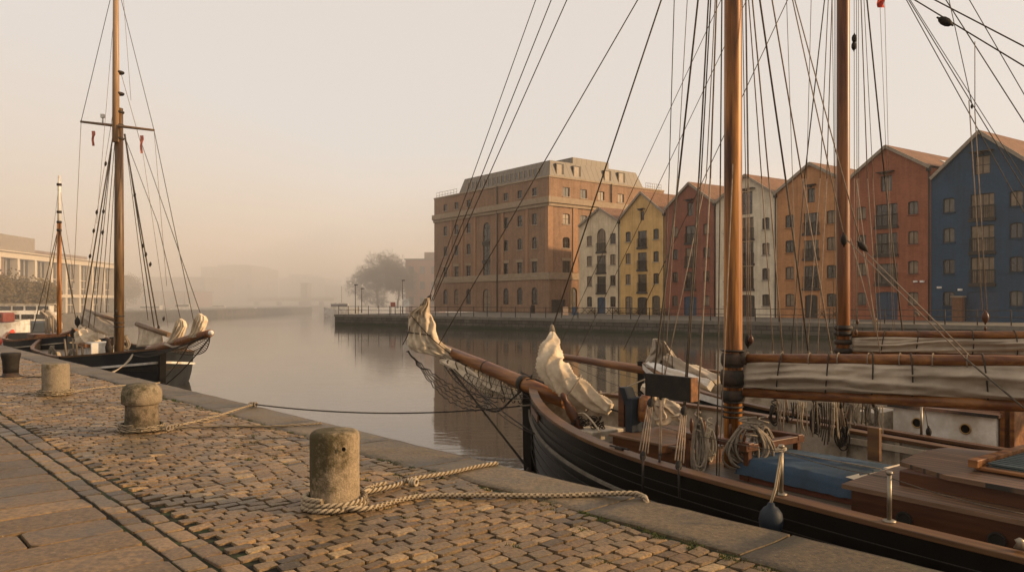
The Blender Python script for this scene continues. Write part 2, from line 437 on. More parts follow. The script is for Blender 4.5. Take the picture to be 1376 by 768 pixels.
hc = P(462, 603, B1.y - .185); MB().lathe([(.016, 0), (.016, .006)], hc, 10, axis=(0, -1, 0)).build('hole_shade_disc', M_black, t)  # black disc on the stone face, painted as the hole's dark inside
t = thing('stone_bollard', 'mushroom headed stone bollard with wider lumpy head over a darker neck', 'bollard', B2, 'bollards along the quay')
MB().lathe([(.205, -.03), (.20, .02), (.195, .15), (.19, .30), (.195, .335)], B2, 36, wob=.03, seed=5).build('shaft', M_b2, t, label='darker stained lower neck')
MB().lathe([(.2, .325), (.232, .345), (.238, .40), (.236, .48), (.215, .54), (.17, .578), (.08, .592), (.01, .595)], B2, 36, wob=.07, seed=8).build('cap', M_b2c, t)
t = thing('stone_bollard', 'plain straight concrete bollard, third from the front, rope round its foot', 'bollard', B3, 'bollards along the quay')
MB().lathe(rprof(.212, .54, .025), B3, 36, wob=.02, seed=12).build('shaft', M_b3, t)
t = thing('iron_bollard', 'black cast iron bollard with flared top at the left edge', 'bollard', B4, 'bollards along the quay')
MB().lathe([(.20, -.02), (.20, .02), (.16, .045), (.145, .09)], B4, 28).build('foot', M_iron, t)
MB().lathe([(.145, .085), (.15, .2), (.16, .34), (.185, .45), (.19, .49), (.18, .512), (.1, .52), (.01, .52)], B4, 28).build('shaft', M_dark, t)
# ropes on the quay
def coil(c, r, turns, rr, z0=.02, dz=None, n=40, wob=.012, seed=0):
    dz = dz or rr * 1.7; out = []
    for i in range(int(turns * n) + 1):
        a = 2 * math.pi * i / n; q = r + wob * noise.noise(Vector((math.cos(a) * 2 + seed, math.sin(a) * 2, i / n)))
        q += rr * .9 * (1 - min(1, (i / n) / turns))
        out.append(Vector((c.x + q * math.cos(a + seed), c.y + q * math.sin(a + seed), z0 + rr * .6 + dz * i / n)))
    return out
t = thing('mooring_rope', 'thick pale twisted rope wound round the foot of the nearest bollard', 'rope', B1, 'mooring ropes on the quay')
RR = .020
c1 = coil(B1, .225, 2.4, RR, .0, seed=2.0, n=130)
MB().tube(c1, RR, 18, lobes=3, pitch=.05).build('coil', M_laid, t)
def zr(p, z=.03): p = Vector(p); p.z = z; return p
endA = Q(4.62, 4.985, 0) ; endA = G(866, 672); 
e1 = bez([zr(B1 + Vector((.10, -.21, 0)), .045), zr(B1 + Vector((.30, -.16, 0)), .03), zr(G(560, 671), .025), zr(G(640, 670), .03), zr(G(740, 670), .028), zr(G(838, 668), .035), zr(G(862, 671), .032), zr(G(869, 676), .0), zr(G(874, 676), -.25), zr(G(880, 672), -.8)], 26)
MB().tube(e1, RR, 18, lobes=3, pitch=.05).build('tail', M_laid, t)
e2 = bez([zr(B1 + Vector((.05, .20, 0)), .03), zr(G(500, 664), .03), zr(G(530, 657), .03), zr(G(556, 648), .035), zr(G(600, 640), .03), zr(G(640, 631), .03), zr(G(668, 626), .03)], 24)
MB().tube(e2, RR * .95, 18, lobes=3, pitch=.05).build('tail', M_laid, t)
kn = G(556, 648, .03)
mbk = MB()
for k in range(3):
    c = kn + Vector((.02 * k - .02, -.006 * k, 0)); pts = [c + Vector((.012 * math.cos(a), .032 * math.cos(a), .028 * math.sin(a) + .006)) for a in [i * 6.2832 / 14 for i in range(15)]]
    mbk.tube(pts, .011, 7)
mbk.build('knot', M_rope, t)
e3 = bez([zr(B1 + Vector((.16, -.16, 0)), .055), zr(G(496, 663), .05), zr(G(518, 656), .045)], 12)
MB().tube(e3, RR, 18, lobes=3, pitch=.05).build('spliced_end', M_laid, t)

t = thing('mooring_rope', 'worn rope looped round the mushroom headed bollard and knotted near the edge', 'rope', B2, 'mooring ropes on the quay')
MB().tube(coil(B2, .245, 2.6, .018, 0, seed=1), .018, 8, lobes=3, pitch=.06).build('coil', M_laidg, t)
k2 = G(340, 548)
MB().tube(bez([zr(B2 + Vector((.1, -.25, 0)), .03), zr(G(245, 573), .03), zr(G(290, 563), .04), zr(G(320, 554), .05), zr(k2, .05)], 16), .016, 8, lobes=3, pitch=.06).build('tail', M_laid, t)
MB().tube(bez([zr(B2 + Vector((.2, -.18, 0)), .03), zr(G(240, 577), .025), zr(G(300, 575), .025), zr(G(360, 575), .025), zr(G(415, 573), .03), zr(G(432, 571), .03)], 12), .014, 8, lobes=3, pitch=.06).build('tail', M_laidg, t)
mbk = MB()
for k in range(4):
    c = G(226 + 4 * k, 576 - k, .03); mbk.tube([c + Vector((.01 * math.cos(a), .035 * math.cos(a), .03 * math.sin(a) + .01)) for a in [i * 6.2832 / 12 for i in range(13)]], .013, 6)
for k in range(3):
    c = zr(k2, .05) + Vector((.04 * k - .04, 0, 0)); mbk.tube([c + Vector((.012 * math.cos(a), .03 * math.cos(a), .03 * math.sin(a) + .005)) for a in [i * 6.2832 / 12 for i in range(13)]], .013, 6)
mbk.build('knot', M_ropeg, t)
t = thing('mooring_rope', 'pale rope round the foot of the concrete bollard, tail lying toward the water', 'rope', B3, 'mooring ropes on the quay')
MB().tube(coil(B3, .255, 2.7, .018, 0, seed=3, wob=.03), .018, 8, lobes=3, pitch=.07).build('coil', M_laidg, t)
MB().tube(bez([zr(B3 + Vector((.15, -.25, 0)), .03), zr(G(108, 527), .03), zr(G(130, 524), .04), zr(G(160, 520.5), .03), zr(G(215, 516), .03)], 12), .014, 8, lobes=3, pitch=.06).build('tail', M_laid, t)
o = MB().tube(bez([G(27, 505, .03), G(45, 506, .02), G(80, 505, .02), G(100, 503, .02)], 12), .012, 6).build('mooring_rope', M_roped)
tag(o, 'thin dark rope lying on the cobbles beside the iron bollard', 'rope', 'mooring ropes on the quay')

# ------------------------------------------------------------------ boats
Z = Vector((0, 0, 1))
class Ship:
    def __init__(s, S, a, L, B, Lb, n, z0, z1, zl, deck, stern=.65, ts=.72):
        s.S = Vector((S[0], S[1], 0)); s.d = Vector((math.sin(a), -math.cos(a), 0)); s.n = Vector((-math.cos(a), -math.sin(a), 0))
        s.L, s.B, s.Lb, s.nn_, s.z0, s.z1, s.zl, s.deck, s.stern, s.ts = L, B, Lb, n, z0, z1, zl, deck, stern, ts
    def b(s, q):
        q = max(q, 0); v = s.B * (1 - (1 - min(q / s.Lb, 1)) ** s.nn_)
        k = q / s.L
        if k > s.ts: v *= 1 - (1 - s.stern) * ((k - s.ts) / (1 - s.ts)) ** 2
        return v
    def z(s, q): 
        zz = s.z1 + (s.z0 - s.z1) * max(0, 1 - q / s.zl) ** 2
        k = q / s.L
        return zz + (.25 * ((k - .75) / .25) ** 2 if k > .75 else 0)
    def at(s, q, t, z): return s.S + s.d * q + s.n * t + Z * z
    def rail(s, q, side=1, dt=0, dz=0): return s.at(q, side * (s.b(q) + dt), s.z(q) + dz)
    def px(s, x, t):
        """station where the line t=const crosses photo column x"""
        k = (x - CX) / F; p = s.S + s.n * t
        return (k * p.y - p.x) / (s.d.x - k * s.d.y)
def hull_surface(sh, N=60, zb=-2.1, off=0, topoff=0):
    levels = [0, .12, .25, .4, .55, .7, .8, .9, 1]
    mb = MB()
    for side in (1, -1):
        rows = []
        for i in range(N + 1):
            q = sh.L * (i / N) ** 1.25; row = []
            for l in levels:
                zt = sh.z(q) + topoff; z = zt + (zb - zt) * l
                sh_q = q - .5 * l ** 1.5 * (1 - .3 * q / sh.L) if q > 0 else 0
                bb = sh.b(max(sh_q, 0) if i else 0)
                wd = bb * (1 - .06 * l - .62 * max(0, l - .45) ** 1.6)
                row.append(sh.at(q + (.10 * l if i == 0 else 0), side * (wd + off), z))
            rows.append(row if side > 0 else row[::-1])
        mb.grid(rows)
    # transom
    tr = []
    q = sh.L
    for l in levels:
        zt = sh.z(q) + topoff; z = zt + (zb - zt) * l; bb = sh.b(q) * (1 - .06 * l - .62 * max(0, l - .45) ** 1.6)
        tr.append([sh.at(q + .001, bb, z), sh.at(q + .001, -bb, z)])
    mb.grid(tr, smooth=False)
    return mb
def deck_mesh(sh, z=None, N=40, inset=.05):
    mb = MB(); rows = []
    for i in range(N + 1):
        q = sh.L * (i / N) ** 1.2; bb = max(.01, sh.b(q) - inset)
        zz = sh.deck if z is None else z
        rows.append([sh.at(q, bb * k, zz + .03 * (1 - k * k)) for k in (-1, -.6, -.2, .2, .6, 1)])
    mb.grid(rows); return mb
def strip_along(sh, side, q0, q1, dt, dz, wd, ht, N=50):
    """ribbon with a rectangular section that follows the sheer"""
    mb = MB(); rows = []
    for i in range(N + 1):
        q = q0 + (q1 - q0) * i / N
        a, b_ = dt - wd / 2, dt + wd / 2
        bb = sh.b(q)
        lo = lambda t: side * max(bb + t, -.0 + 0.001)
        rows.append([sh.at(q, lo(a), sh.z(q) + dz - ht / 2), sh.at(q, lo(b_), sh.z(q) + dz - ht / 2), sh.at(q, lo(b_), sh.z(q) + dz + ht / 2), sh.at(q, lo(a), sh.z(q) + dz + ht / 2)])
    mb.grid(rows, closed=True, smooth=False)
    return mb
def plank_mat(name, axis, c1, c2, width=.1, gap=(.012, .01, .008), rough=.5):
    m, nt, b = base_mat(name, rough)
    tc = nn(nt, 'ShaderNodeTexCoord').outputs['Object']
    side = Vector(axis).cross(Z).normalized()
    dt = nn(nt, 'ShaderNodeVectorMath', operation='DOT_PRODUCT'); dt.inputs[1].default_value = side; nt.links.new(tc, dt.inputs[0])
    dv = nn(nt, 'ShaderNodeMath', operation='DIVIDE'); dv.inputs[1].default_value = width; nt.links.new(dt.outputs['Value'], dv.inputs[0])
    fr = nn(nt, 'ShaderNodeMath', operation='FRACT'); nt.links.new(dv.outputs[0], fr.inputs[0])
    fl = nn(nt, 'ShaderNodeMath', operation='FLOOR'); nt.links.new(dv.outputs[0], fl.inputs[0])
    wn = nn(nt, 'ShaderNodeTexWhiteNoise', noise_dimensions='1D'); nt.links.new(fl.outputs[0], wn.inputs['W'])
    mp = nn(nt, 'ShaderNodeMapping', vector_type='TEXTURE'); mp.inputs['Rotation'].default_value = Vector(axis).to_track_quat('X', 'Z').to_euler()
    mp.inputs['Scale'].default_value = (9, 1, 1); nt.links.new(tc, mp.inputs[0])
    g = ramp(nt, noise_tex(nt, mp.outputs[0], 14, 6, .65), [(.3, c1), (.7, c2)])
    g = mix(nt, .5, g, ramp(nt, wn.outputs['Value'], [(0, (.55,) * 3), (1, (1.0,) * 3)]), 'MULTIPLY')
    ln = ramp(nt, fr.outputs[0], [(.0, (1, 1, 1)), (.15, (.95, .95, .95)), (.22, (0, 0, 0))])
    c = mix(nt, ln, g, gap); nt.links.new(c, b.inputs['Base Color'])
    bump(nt, b, noise_tex(nt, mp.outputs[0], 30, 4), .25, .004)
    return m
def cloth(path, wid, thick, mat_, name, parent=None, seed=0, folds=5, amp=.2, nseg=60, ns=14, twist=2.0, lab=None, view=Vector((0, 1, 0))):
    """bundle of canvas lofted along a path: pinched folds run along it and wrap round it"""
    pts = bez(path, ns); n = len(pts)
    def interp(a, i):
        x = i / (n - 1) * (len(a) - 1); k = min(int(x), len(a) - 2); return a[k] + (a[k + 1] - a[k]) * (x - k)
    mb = MB(); rows = []
    for i in range(n):
        tt = (pts[min(i + 1, n - 1)] - pts[max(i - 1, 0)]).normalized()
        sv = view - tt * view.dot(tt); sv.normalize(); su = tt.cross(sv)
        wv, th = interp(wid, i), interp(thick, i); row = []
        for k in range(nseg):
            a = 2 * math.pi * k / nseg
            ph = a * folds + twist * i / ns + 1.5 * noise.noise(Vector((i / ns * .8, seed, 0)))
            f = 1 + amp * (1 - abs(math.sin(ph * .5)) ** .6 * 2) * .9 + amp * .8 * noise.noise(Vector((math.cos(a) * 1.6 + seed, math.sin(a) * 1.6, i / ns * 1.1))) + amp * .22 * noise.noise(Vector((math.cos(a) * 5 + seed, math.sin(a) * 5, i / ns * 3.5)))
            row.append(pts[i] + su * math.cos(a) * wv * f + sv * math.sin(a) * th * f)
        rows.append(row)
    ids = mb.grid(rows, closed=True); mb.face(ids[0][::-1]); mb.face(ids[-1])
    o = mb.build(name, mat_, parent)
    if lab: o['label'] = lab
    return o
def line(parent, name, a, b, r, m=None, drop=0, label=None):
    r *= .84
    pts = sag(a, b, drop, 14) if drop else [Vector(a), Vector(b)]
    return MB().tube(pts, r, 6).build(name, m or M_rig, parent)
def block(parent, p, size, axis=(0, 0, 1), m=None):
    """wooden pulley block: fat oval shell with a strap"""
    mb = MB(); s = size
    s *= .8; mb.lathe([(.08 * s, -.85 * s), (.10 * s, -.66 * s), (.26 * s, -.52 * s), (.38 * s, -.2 * s), (.38 * s, .2 * s), (.26 * s, .52 * s), (.10 * s, .66 * s), (.08 * s, .85 * s)], p, 12, axis=axis)
    return mb.build('block', m or M_dark, parent)
def deadeye_tackle(parent, a, b, r=.035, lines=3, wd=.03, m=None):
    """upper block, lower deadeye and the lanyard parts between"""
    a = Vector(a); b = Vector(b); ax = (a - b).normalized(); side = ax.cross(Vector((0, 1, 0))).normalized()
    block(parent, a, r * 2.6, ax); block(parent, b, r * 2.3, ax)
    mb = MB()
    for k in range(lines):
        o = side * (k - (lines - 1) / 2) * wd
        mb.tube([a + o * .7 - ax * r, b + o * 1.2 + ax * r], .007, 6)
    mb.build('lanyard', m or M_rigl, parent)
def rope_coil(label, c, hang, wdt, n, r=.012, m=None, seed=0, group='rope coils hung on the rigging', flat=Vector((1, 0, 0))):
    """hank of rope: loops of slightly different length hanging from one pin"""
    rg = random.Random(seed); mb = MB(); c = Vector(c)
    dep = flat.cross(Z)
    for k in range(n):
        h = hang * rg.uniform(.72, 1.0); w_ = wdt * rg.uniform(.45, 1.0); ox = rg.uniform(-.25, .25) * wdt; oy = rg.uniform(-.05, .05)
        pts = []
        for i in range(25):
            a = 2 * math.pi * i / 24; x = math.sin(a) * w_ / 2 * (1 - .35 * math.cos(a)); z = -h / 2 + math.cos(a) * h / 2
            pts.append(c + flat * (x + ox * (-z / h)) + dep * (oy + .02 * math.sin(2 * a + k)) + Z * z)
        mb.tube(pts, r, 6, caps=False)
    mb.tube([c + flat * (wdt * .22 * math.cos(a)) + dep * (.05 * math.sin(a)) + Z * (-hang * .25 + .01 * a) for a in [i * .5 for i in range(0, 38)]], r, 6)
    return tag(mb.build('rope_coil', m or M_ropeg), label, 'rope coil', group)

# ---- ship A: the near black ketch -------------------------------------------------
A = Ship((.262, 11.247), .6347, 12.2, 1.643, 4.155, 2.0, .367, .029, 6.863, -.22)
dA = A.d
M_rail = pmat('rail_wood', (.06, .028, .010), (.155, .078, .028), 14, .5, .3, .004, axis=tuple(dA), long=.08, dirt=(.09, .04, .02))
M_spar = pmat('spar_wood', (.11, .040, .011), (.28, .122, .038), 14, .42, .25, .004, axis=tuple(dA), long=.08, dirt=(.10, .034, .012))
M_mahog = pmat('mahogany', (.045, .015, .006), (.10, .036, .013), 12, .42, .2, .004, axis=tuple(dA), long=.1)
M_deckA = plank_mat('deck_planks', tuple(dA), (.06, .046, .032), (.13, .10, .07), .075)
M_roofA = plank_mat('coachroof_planks', tuple(dA), (.075, .038, .019), (.20, .112, .06), .062)
shipA = thing('sailing_ketch', 'nearest sailing boat, black hull, long varnished bowsprit and thick orange-brown mast beside the quay', 'sailing boat', A.at(5, 0, WZ), 'sailing boats moored in the harbour')
hullA = hull_surface(A).build('hull', M_black, shipA)
M_hullb = pmat('hull_bluegrey', (.05, .055, .06), (.075, .08, .085), 3, .5, .2)
for sd_ in (1, -1):
    strip_along(A, sd_, .05, A.L, .012, -.34, .035, .028).build('rubbing_strake', pmat('worn_strake', (.11, .095, .07), (.2, .175, .135), 10, .7, .2), hullA)
    for kz in (.13, .22, .46, .58, .70, .84): strip_along(A, sd_, .08, A.L, -.004 - .03 * max(0, kz - .3), -kz, .012, .006).build('plank_seam', pmat('seam_tar', (.02, .016, .012), (.035, .028, .02), 8, .6, .2), hullA)
    strip_along(A, sd_, .02, A.L, -.05, .012, .15, .04, 70).build('rail_cap', M_rail, shipA, bevel=.006)
mb = MB()                                                     # bulwark inside face and planking
rows = []
for i in range(51):
    q = A.L * i / 50; bb = max(.005, A.b(q) - .07); rows.append([A.at(q, -bb, A.z(q) - .01), A.at(q, -bb, A.deck)])
mb.grid(rows); mb.build('bulwark', M_cream_p, shipA)
mb = MB(); rows = []
for i in range(51):
    q = A.L * i / 50; bb = max(.005, A.b(q) - .07); rows.append([A.at(q, bb, A.deck), A.at(q, bb, A.z(q) - .01)])
mb.grid(rows); mb.build('bulwark', M_cream_p, shipA)
for i in range(16):
    q = .9 + i * .62
    for sd_ in (-1, 1):
        bb = A.b(q) - .085
        MB().bar(A.at(q, sd_ * bb, A.deck), A.at(q, sd_ * bb, A.z(q) - .012), .05, .05, up=A.d).build('bulwark_stanchion', M_cream_p, shipA)
deck_mesh(A).build('deck', M_deckA, shipA)
# stem
stem = [A.at(-.06, 0, .47), A.at(-.05, 0, .1), A.at(-.03, 0, -.6), A.at(.02, 0, -1.3), A.at(.1, 0, -2.1)]
mb = MB(); rows = []
for p in stem: rows.append([p - A.n * .055 - A.d * .07, p + A.n * .055 - A.d * .07, p + A.n * .055 + A.d * .12, p - A.n * .055 + A.d * .12])
mb.grid(rows, closed=True, smooth=False); mb.poly(rows[0]); mb.build('stem_post', M_black, shipA, bevel=.01)
for p in stem[:0]: pass
# bowsprit
bs0 = A.at(.95, .10, .24); bs1 = A.at(-2.72, .0, .835)
tipA = bs1
MB().tube([bs0, bs0.lerp(bs1, .27), bs0.lerp(bs1, .6), bs1], [.10, .105, .1, .078], 16).build('bowsprit', M_spar, shipA)
MB().lathe([(.055, -.03), (.078, .0), (.082, .06), (.05, .11), (.01, .12)], bs1, 12, axis=(bs1 - bs0)).build('bowsprit_cap', M_white, shipA)
MB().lathe([(.125, -.05), (.125, .05)], bs0.lerp(bs1, .27), 14, axis=(bs1 - bs0)).build('gammon_band', M_iron, shipA)
for k, f_ in enumerate((.55, .93)):
    MB().lathe([(.104, -.012), (.104, .012)], bs0.lerp(bs1, f_), 14, axis=(bs1 - bs0)).build('iron_band', M_iron, shipA)
mb = MB(); bp = A.at(.12, .08, .44)
mb.tube([bp, bp + Vector((.03, 0, .10))], .022, 8); mb.tube([bp + Vector((-.06, 0, .03)), bp + Vector((.08, 0, .05))], .014, 8); mb.build('anchor_pin', M_iron, shipA)
# bobstay, whisker lines and the net under the bowsprit
stemlow = P(712, 632, A.at(0, 0, 0).y - .1)
MB().tube([tipA + Vector((0, 0, -.06)), stemlow], .016, 8, lobes=2, pitch=.05).build('bobstay', M_roped, shipA)
MB().lathe([(.03, -.05), (.03, .05)], stemlow, 8, axis=(1, 0, -1)).build('bobstay_shackle', M_iron, shipA)
for sd_, q in ((1, 1.2), (-1, 1.0)):
    e = A.at(q, sd_ * (A.b(q) + .02), A.z(q) - .35)
    line(shipA, 'whisker_stay', tipA + Vector((0, 0, -.05)), e, .010, M_roped, .10)
    line(shipA, 'whisker_stay', bs0.lerp(bs1, .8) + Vector((0, 0, -.05)), e, .007, M_roped, .22)
netm = MB(); rg = random.Random(4)
for sd_ in (1, -1):
    e = A.at(.35, sd_ * A.b(.35), A.z(.3) - .1)
    P0 = [tipA.lerp(e, k / 22) + sd_ * A.n * .22 * math.sin(math.pi * k / 22) - Z * .30 * math.sin(math.pi * k / 22) for k in range(23)]
    netm.tube(P0, .009, 6)
    C0 = [bs1.lerp(bs0, k / 22 * .72) - Z * .09 for k in range(23)]
    for k in range(0, 22):
        netm.tube(sag(C0[k], P0[min(k + 1, 22)], .02, 4), .004, 4); netm.tube(sag(C0[k + 1 if k < 22 else k], P0[k], .02, 4), .004, 4)
    for f_ in (.35, .7):
        netm.tube([C0[k].lerp(P0[k], f_) for k in range(23)], .004, 4)
netm.build('bowsprit_net', M_roped, shipA)
# chain-like rope bundle drooping along the net
mb = MB()
for k in range(5):
    a = P(546 + k, 472, 13.3); b_ = P(668 - 6 * k, 540 + 3 * k, 11.9)
    pts = [a.lerp(b_, i / 40) - Z * (.14 + .03 * k) * math.sin(math.pi * (i / 40)) + Vector((.012 * math.sin(i * 1.3 + k), .02 * math.cos(i + k), .016 * math.sin(i * 1.9 + k * 2))) for i in range(41)]
    mb.tube(pts, .0085, 5)
mb.build('loose_lines', M_roped, shipA)
# jib on the bowsprit end
def wp(lst, Y0, Y1=None):
    n = len(lst); return [P(x, y, Y0 + ((Y1 or Y0) - Y0) * i / (n - 1)) for i, (x, y, w_) in enumerate(lst)], [w_ * (Y0 + ((Y1 or Y0) - Y0) * i / (n - 1)) / F for i, (x, y, w_) in enumerate(lst)]
def sail_slab(top, parent, mat_, name, Y, depth=.1, seed=0, folds=7, lab=None):
    """hanging gathered sail: horizontal slices between left and right outline columns"""
    mb = MB(); rows = []; n = len(top); NS = 46
    dense = []
    for i in range((n - 1) * 7 + 1):
        k = min(i // 7, n - 2); f_ = (i - 7 * k) / 7; f_ = f_ * f_ * (3 - 2 * f_) * .5 + f_ * .5
        dense.append([top[k][j] + (top[k + 1][j] - top[k][j]) * f_ for j in range(3)])
    for i, (y, xl, xr) in enumerate(dense):
        row = []; cx_, hw = (xl + xr) / 2, (xr - xl) / 2
        Yi = Y
        for k in range(NS):
            a = 2 * math.pi * k / NS; cc = math.cos(a); ss = math.sin(a)
            ph = cc * folds + i * .10 + 2 * noise.noise(Vector((cc * 1.2 + seed, i * .05, 1)))
            dd = depth * (abs(ss) ** .6) * (1 if ss > 0 else -1) * (1 + .38 * math.sin(ph * 2.2) + .3 * noise.noise(Vector((cc * 4 + seed, i * .12, ss))))
            xx = cx_ + hw * cc * (1 + .05 * noise.noise(Vector((seed, i * .35, cc))))
            p = P(xx, y + 1.2 * noise.noise(Vector((cc * 3, i * .2, seed))), Yi); p = p + Vector((0, 1, 0)) * dd * min(1, .35 + hw / 14)
            row.append(p)
        rows.append(row)
    ids = mb.grid(rows, closed=True); mb.face(ids[0][::-1]); mb.face(ids[-1])
    o = mb.build(name, mat_, parent)
    if lab: o['label'] = lab
    return o
YJ = 13.0
jibA = sail_slab([(400, 571, 577), (410, 565, 577), (419, 551, 577), (426, 549, 581), (434, 549, 585), (446, 548.5, 586), (456, 547, 590), (463, 547, 597), (468, 551, 606), (473, 560, 612), (480, 596, 618), (483, 608, 617)], shipA, M_cloth, 'furled_jib', YJ - .06, .12, 3, lab='pale gathered jib heaped on the bowsprit end')
MB().tube(bez([P(553, 424, YJ - .2), P(572, 446, YJ - .22), P(590, 463, YJ - .2), P(612, 480, YJ - .15)], 8), .009, 6).build('lashing', M_roped, jibA)
for (x0, y0, x1, y1) in ((551, 436, 541, 463), (546, 446, 583, 451), (594, 476, 604, 492)):
    MB().tube(bez([P(x0, y0, YJ - .16), P((x0 + x1) / 2 + 2, (y0 + y1) / 2, YJ - .2), P(x1, y1, YJ - .16)], 6), .009, 6).build('lashing', M_roped, jibA)
block(shipA, P(569, 409, YJ - .1), .13, (1, 0, .6)); block(shipA, P(576, 401, YJ), .12, (1, 0, 1.4), M_iron)
pth, wd_ = wp([(592, 484, 3), (612, 492, 7), (634, 503, 10), (654, 514, 12), (676, 524, 9), (694, 530, 8), (704, 531, 5)], 12.9, 11.3)
jl = cloth(pth, wd_, [q * .8 for q in wd_], M_cloth, 'furled_sail_foot', shipA, seed=9, folds=4, amp=.3)
for f_ in (8, 16, 24, 36, 46, 56, 66, 76):
    pts = bez(pth, 14); c = pts[min(f_, len(pts) - 2)]; q = .013 * 8
    x = f_ / len(pts) * (len(wd_) - 1); kk = min(int(x), len(wd_) - 2); q = wd_[kk] * 1.18 + .015
    MB().tube([c + Vector((.03 * math.sin(a * 2), q * .85 * math.sin(a), q * math.cos(a))) for a in [i * 6.2832 / 14 for i in range(15)]], .009, 5).build('lashing', M_roped, jl)
# staysail bag on the foredeck
YS = 10.4
pth, wd_ = wp([(742, 444, 2), (742, 458, 10), (740, 470, 15), (740, 488, 20), (748, 503, 20), (766, 519, 18), (787, 533, 15), (804, 541, 13), (820, 548, 9)], 10.9, 9.9)
st = cloth(pth, wd_, [q * .75 for q in wd_], M_cloth, 'furled_staysail', shipA, seed=21, folds=6, amp=.2, twist=3.2, ns=16, lab='large pale staysail bundle lashed above the foredeck')
for x, y, q in ((768, 520, .21), (797, 539, .17), (733, 462, .0)):
    if q:
        c = P(x, y, 10.2); ax = Vector((.8, 0, -.6))
        u_ = Vector((0, 1, 0)); v_ = ax.cross(u_)
        MB().tube([c + u_ * q * .8 * math.cos(a) + v_ * q * math.sin(a) for a in [i * 6.2832 / 18 for i in range(19)]], .011, 6).build('lashing', M_ropeg, st)
MB().tube(bez([P(724, 473, 10.75), P(731, 466, 10.68), P(744, 480, 10.58), P(755, 505, 10.4)], 8), .008, 6).build('lashing', M_roped, st)
MB().tube([P(742, 446, 10.9), P(742, 436, 10.95)], [.05, .02], 8).build('sail_head', M_ropeg, st)
# foredeck gear
MB().tube([P(700, 500, 11.6), P(770, 533, 10.5), P(842, 556, 9.7)], .014, 6).build('jackstay', M_roped, shipA)
tb = thing_p = None
mb = MB(); c0 = P(752, 536, 10.35)
mb.lathe([(.05, -.38), (.06, -.2), (.07, -.05), (.05, .05), (.035, .12), (.05, .17), (.02, .22)], P(765, 548, 9.95), 12, axis=(-.5, .1, 1)); mb.build('timberhead', M_mahog, shipA)
mb = MB(); q = 1.25
wb = A.at(1.55, .1, A.deck)
mb.box(wb + Z * .10, (.42, .55, .16), (A.d, A.n, Z)); mb.build('windlass_base', M_cream_p, shipA, bevel=.01)
mb = MB()
mb.box(P(856, 556, 9.5), (.12, .30, .42), (A.d, A.n, Z)); mb.box(P(846, 535, 9.5), (.1, .16, .3), (A.d, A.n, (Z - Vector((.35, 0, 0))).normalized())); mb.build('windlass_bitt', pmat('navy_canvas', (.012, .016, .022), (.022, .028, .036), 6, .85, .4), shipA, bevel=.012)
mb = MB(); mb.box(P(838, 546, 9.6), (.1, .1, .5), (A.d, A.n, Z)); mb.build('bitt_post', M_mahog, shipA, bevel=.01)
for (lst, sd_, nm, mm) in (([(862, 520, 4), (874, 524, 12), (884, 533, 12), (886, 548, 9), (892, 560, 9), (880, 566, 6)], 31, 'canvas_heap', M_cloth), ([(876, 545, 6), (892, 545, 10), (906, 551, 9), (917, 562, 6)], 33, 'canvas_heap', M_clothg), ([(898, 560, 4), (908, 556, 8), (917, 549, 5)], 35, 'canvas_heap', M_cloth)):
    pth, wd_ = wp(lst, 9.7); o = cloth(pth, wd_, wd_, mm, nm, None, seed=sd_, folds=5, amp=.28)
    tag(o, {31: 'cream crumpled canvas heaped behind the dark windlass', 33: 'grey-brown canvas fold lying on the foredeck hatch', 35: 'small pale canvas end at the right of the foredeck heap'}[sd_], 'canvas')
mb = MB(); mb.lathe([(.06, -.16), (.08, -.05), (.08, .1), (.05, .16)], P(866, 548, 9.4), 12, axis=(.1, 0, 1)); mb.build('windlass_barrel', M_spar, shipA)
# fore hatch with planked top
ht = thing_p
mb = MB(); C_ = A.at(2.75, -.15, 0); mb.box(C_ + Z * (A.deck + .105), (1.25, 1.05, .17), (A.d, A.n, Z)); h1 = mb.build('fore_hatch', M_mahog, shipA, bevel=.008)
MB().box(C_ + Z * (A.deck + .205), (1.32, 1.12, .03), (A.d, A.n, Z)).build('hatch_lid', M_roofA, h1, bevel=.006)
mb = MB(); mb.lathe([(.09, -.04), (.12, 0), (.09, .05), (.04, .09)], P(915, 592, 8.6), 14, axis=(1, -.2, .25)); mb.box(P(905, 601, 8.6), (.28, .1, .09), (Vector((1, 0, .1)).normalized(), Vector((0, 1, 0)), Z)); mb.build('wooden_chock', M_spar, shipA, bevel=.01)
# anchor chain heap on the foredeck
mb = MB(); rg = random.Random(5)
for k in range(46):
    c = P(790 + rg.uniform(-20, 20), 566 + rg.uniform(-6, 8), 9.9) ; ax = Vector((rg.uniform(-1, 1), rg.uniform(-1, 1), rg.uniform(-.4, .4))).normalized(); bx = ax.orthogonal().normalized()
    mb.tube([c + ax * .035 * math.cos(a) + bx * .02 * math.sin(a) for a in [i * 6.2832 / 10 for i in range(11)]], .007, 5, caps=False)
mb.build('anchor_chain', M_iron, shipA)
MB().tube(bez([P(770, 558, 10), P(784, 555, 9.9), P(796, 566, 9.7), P(806, 580, 9.4)], 8), .012, 6).build('foredeck_line', M_rope, shipA)
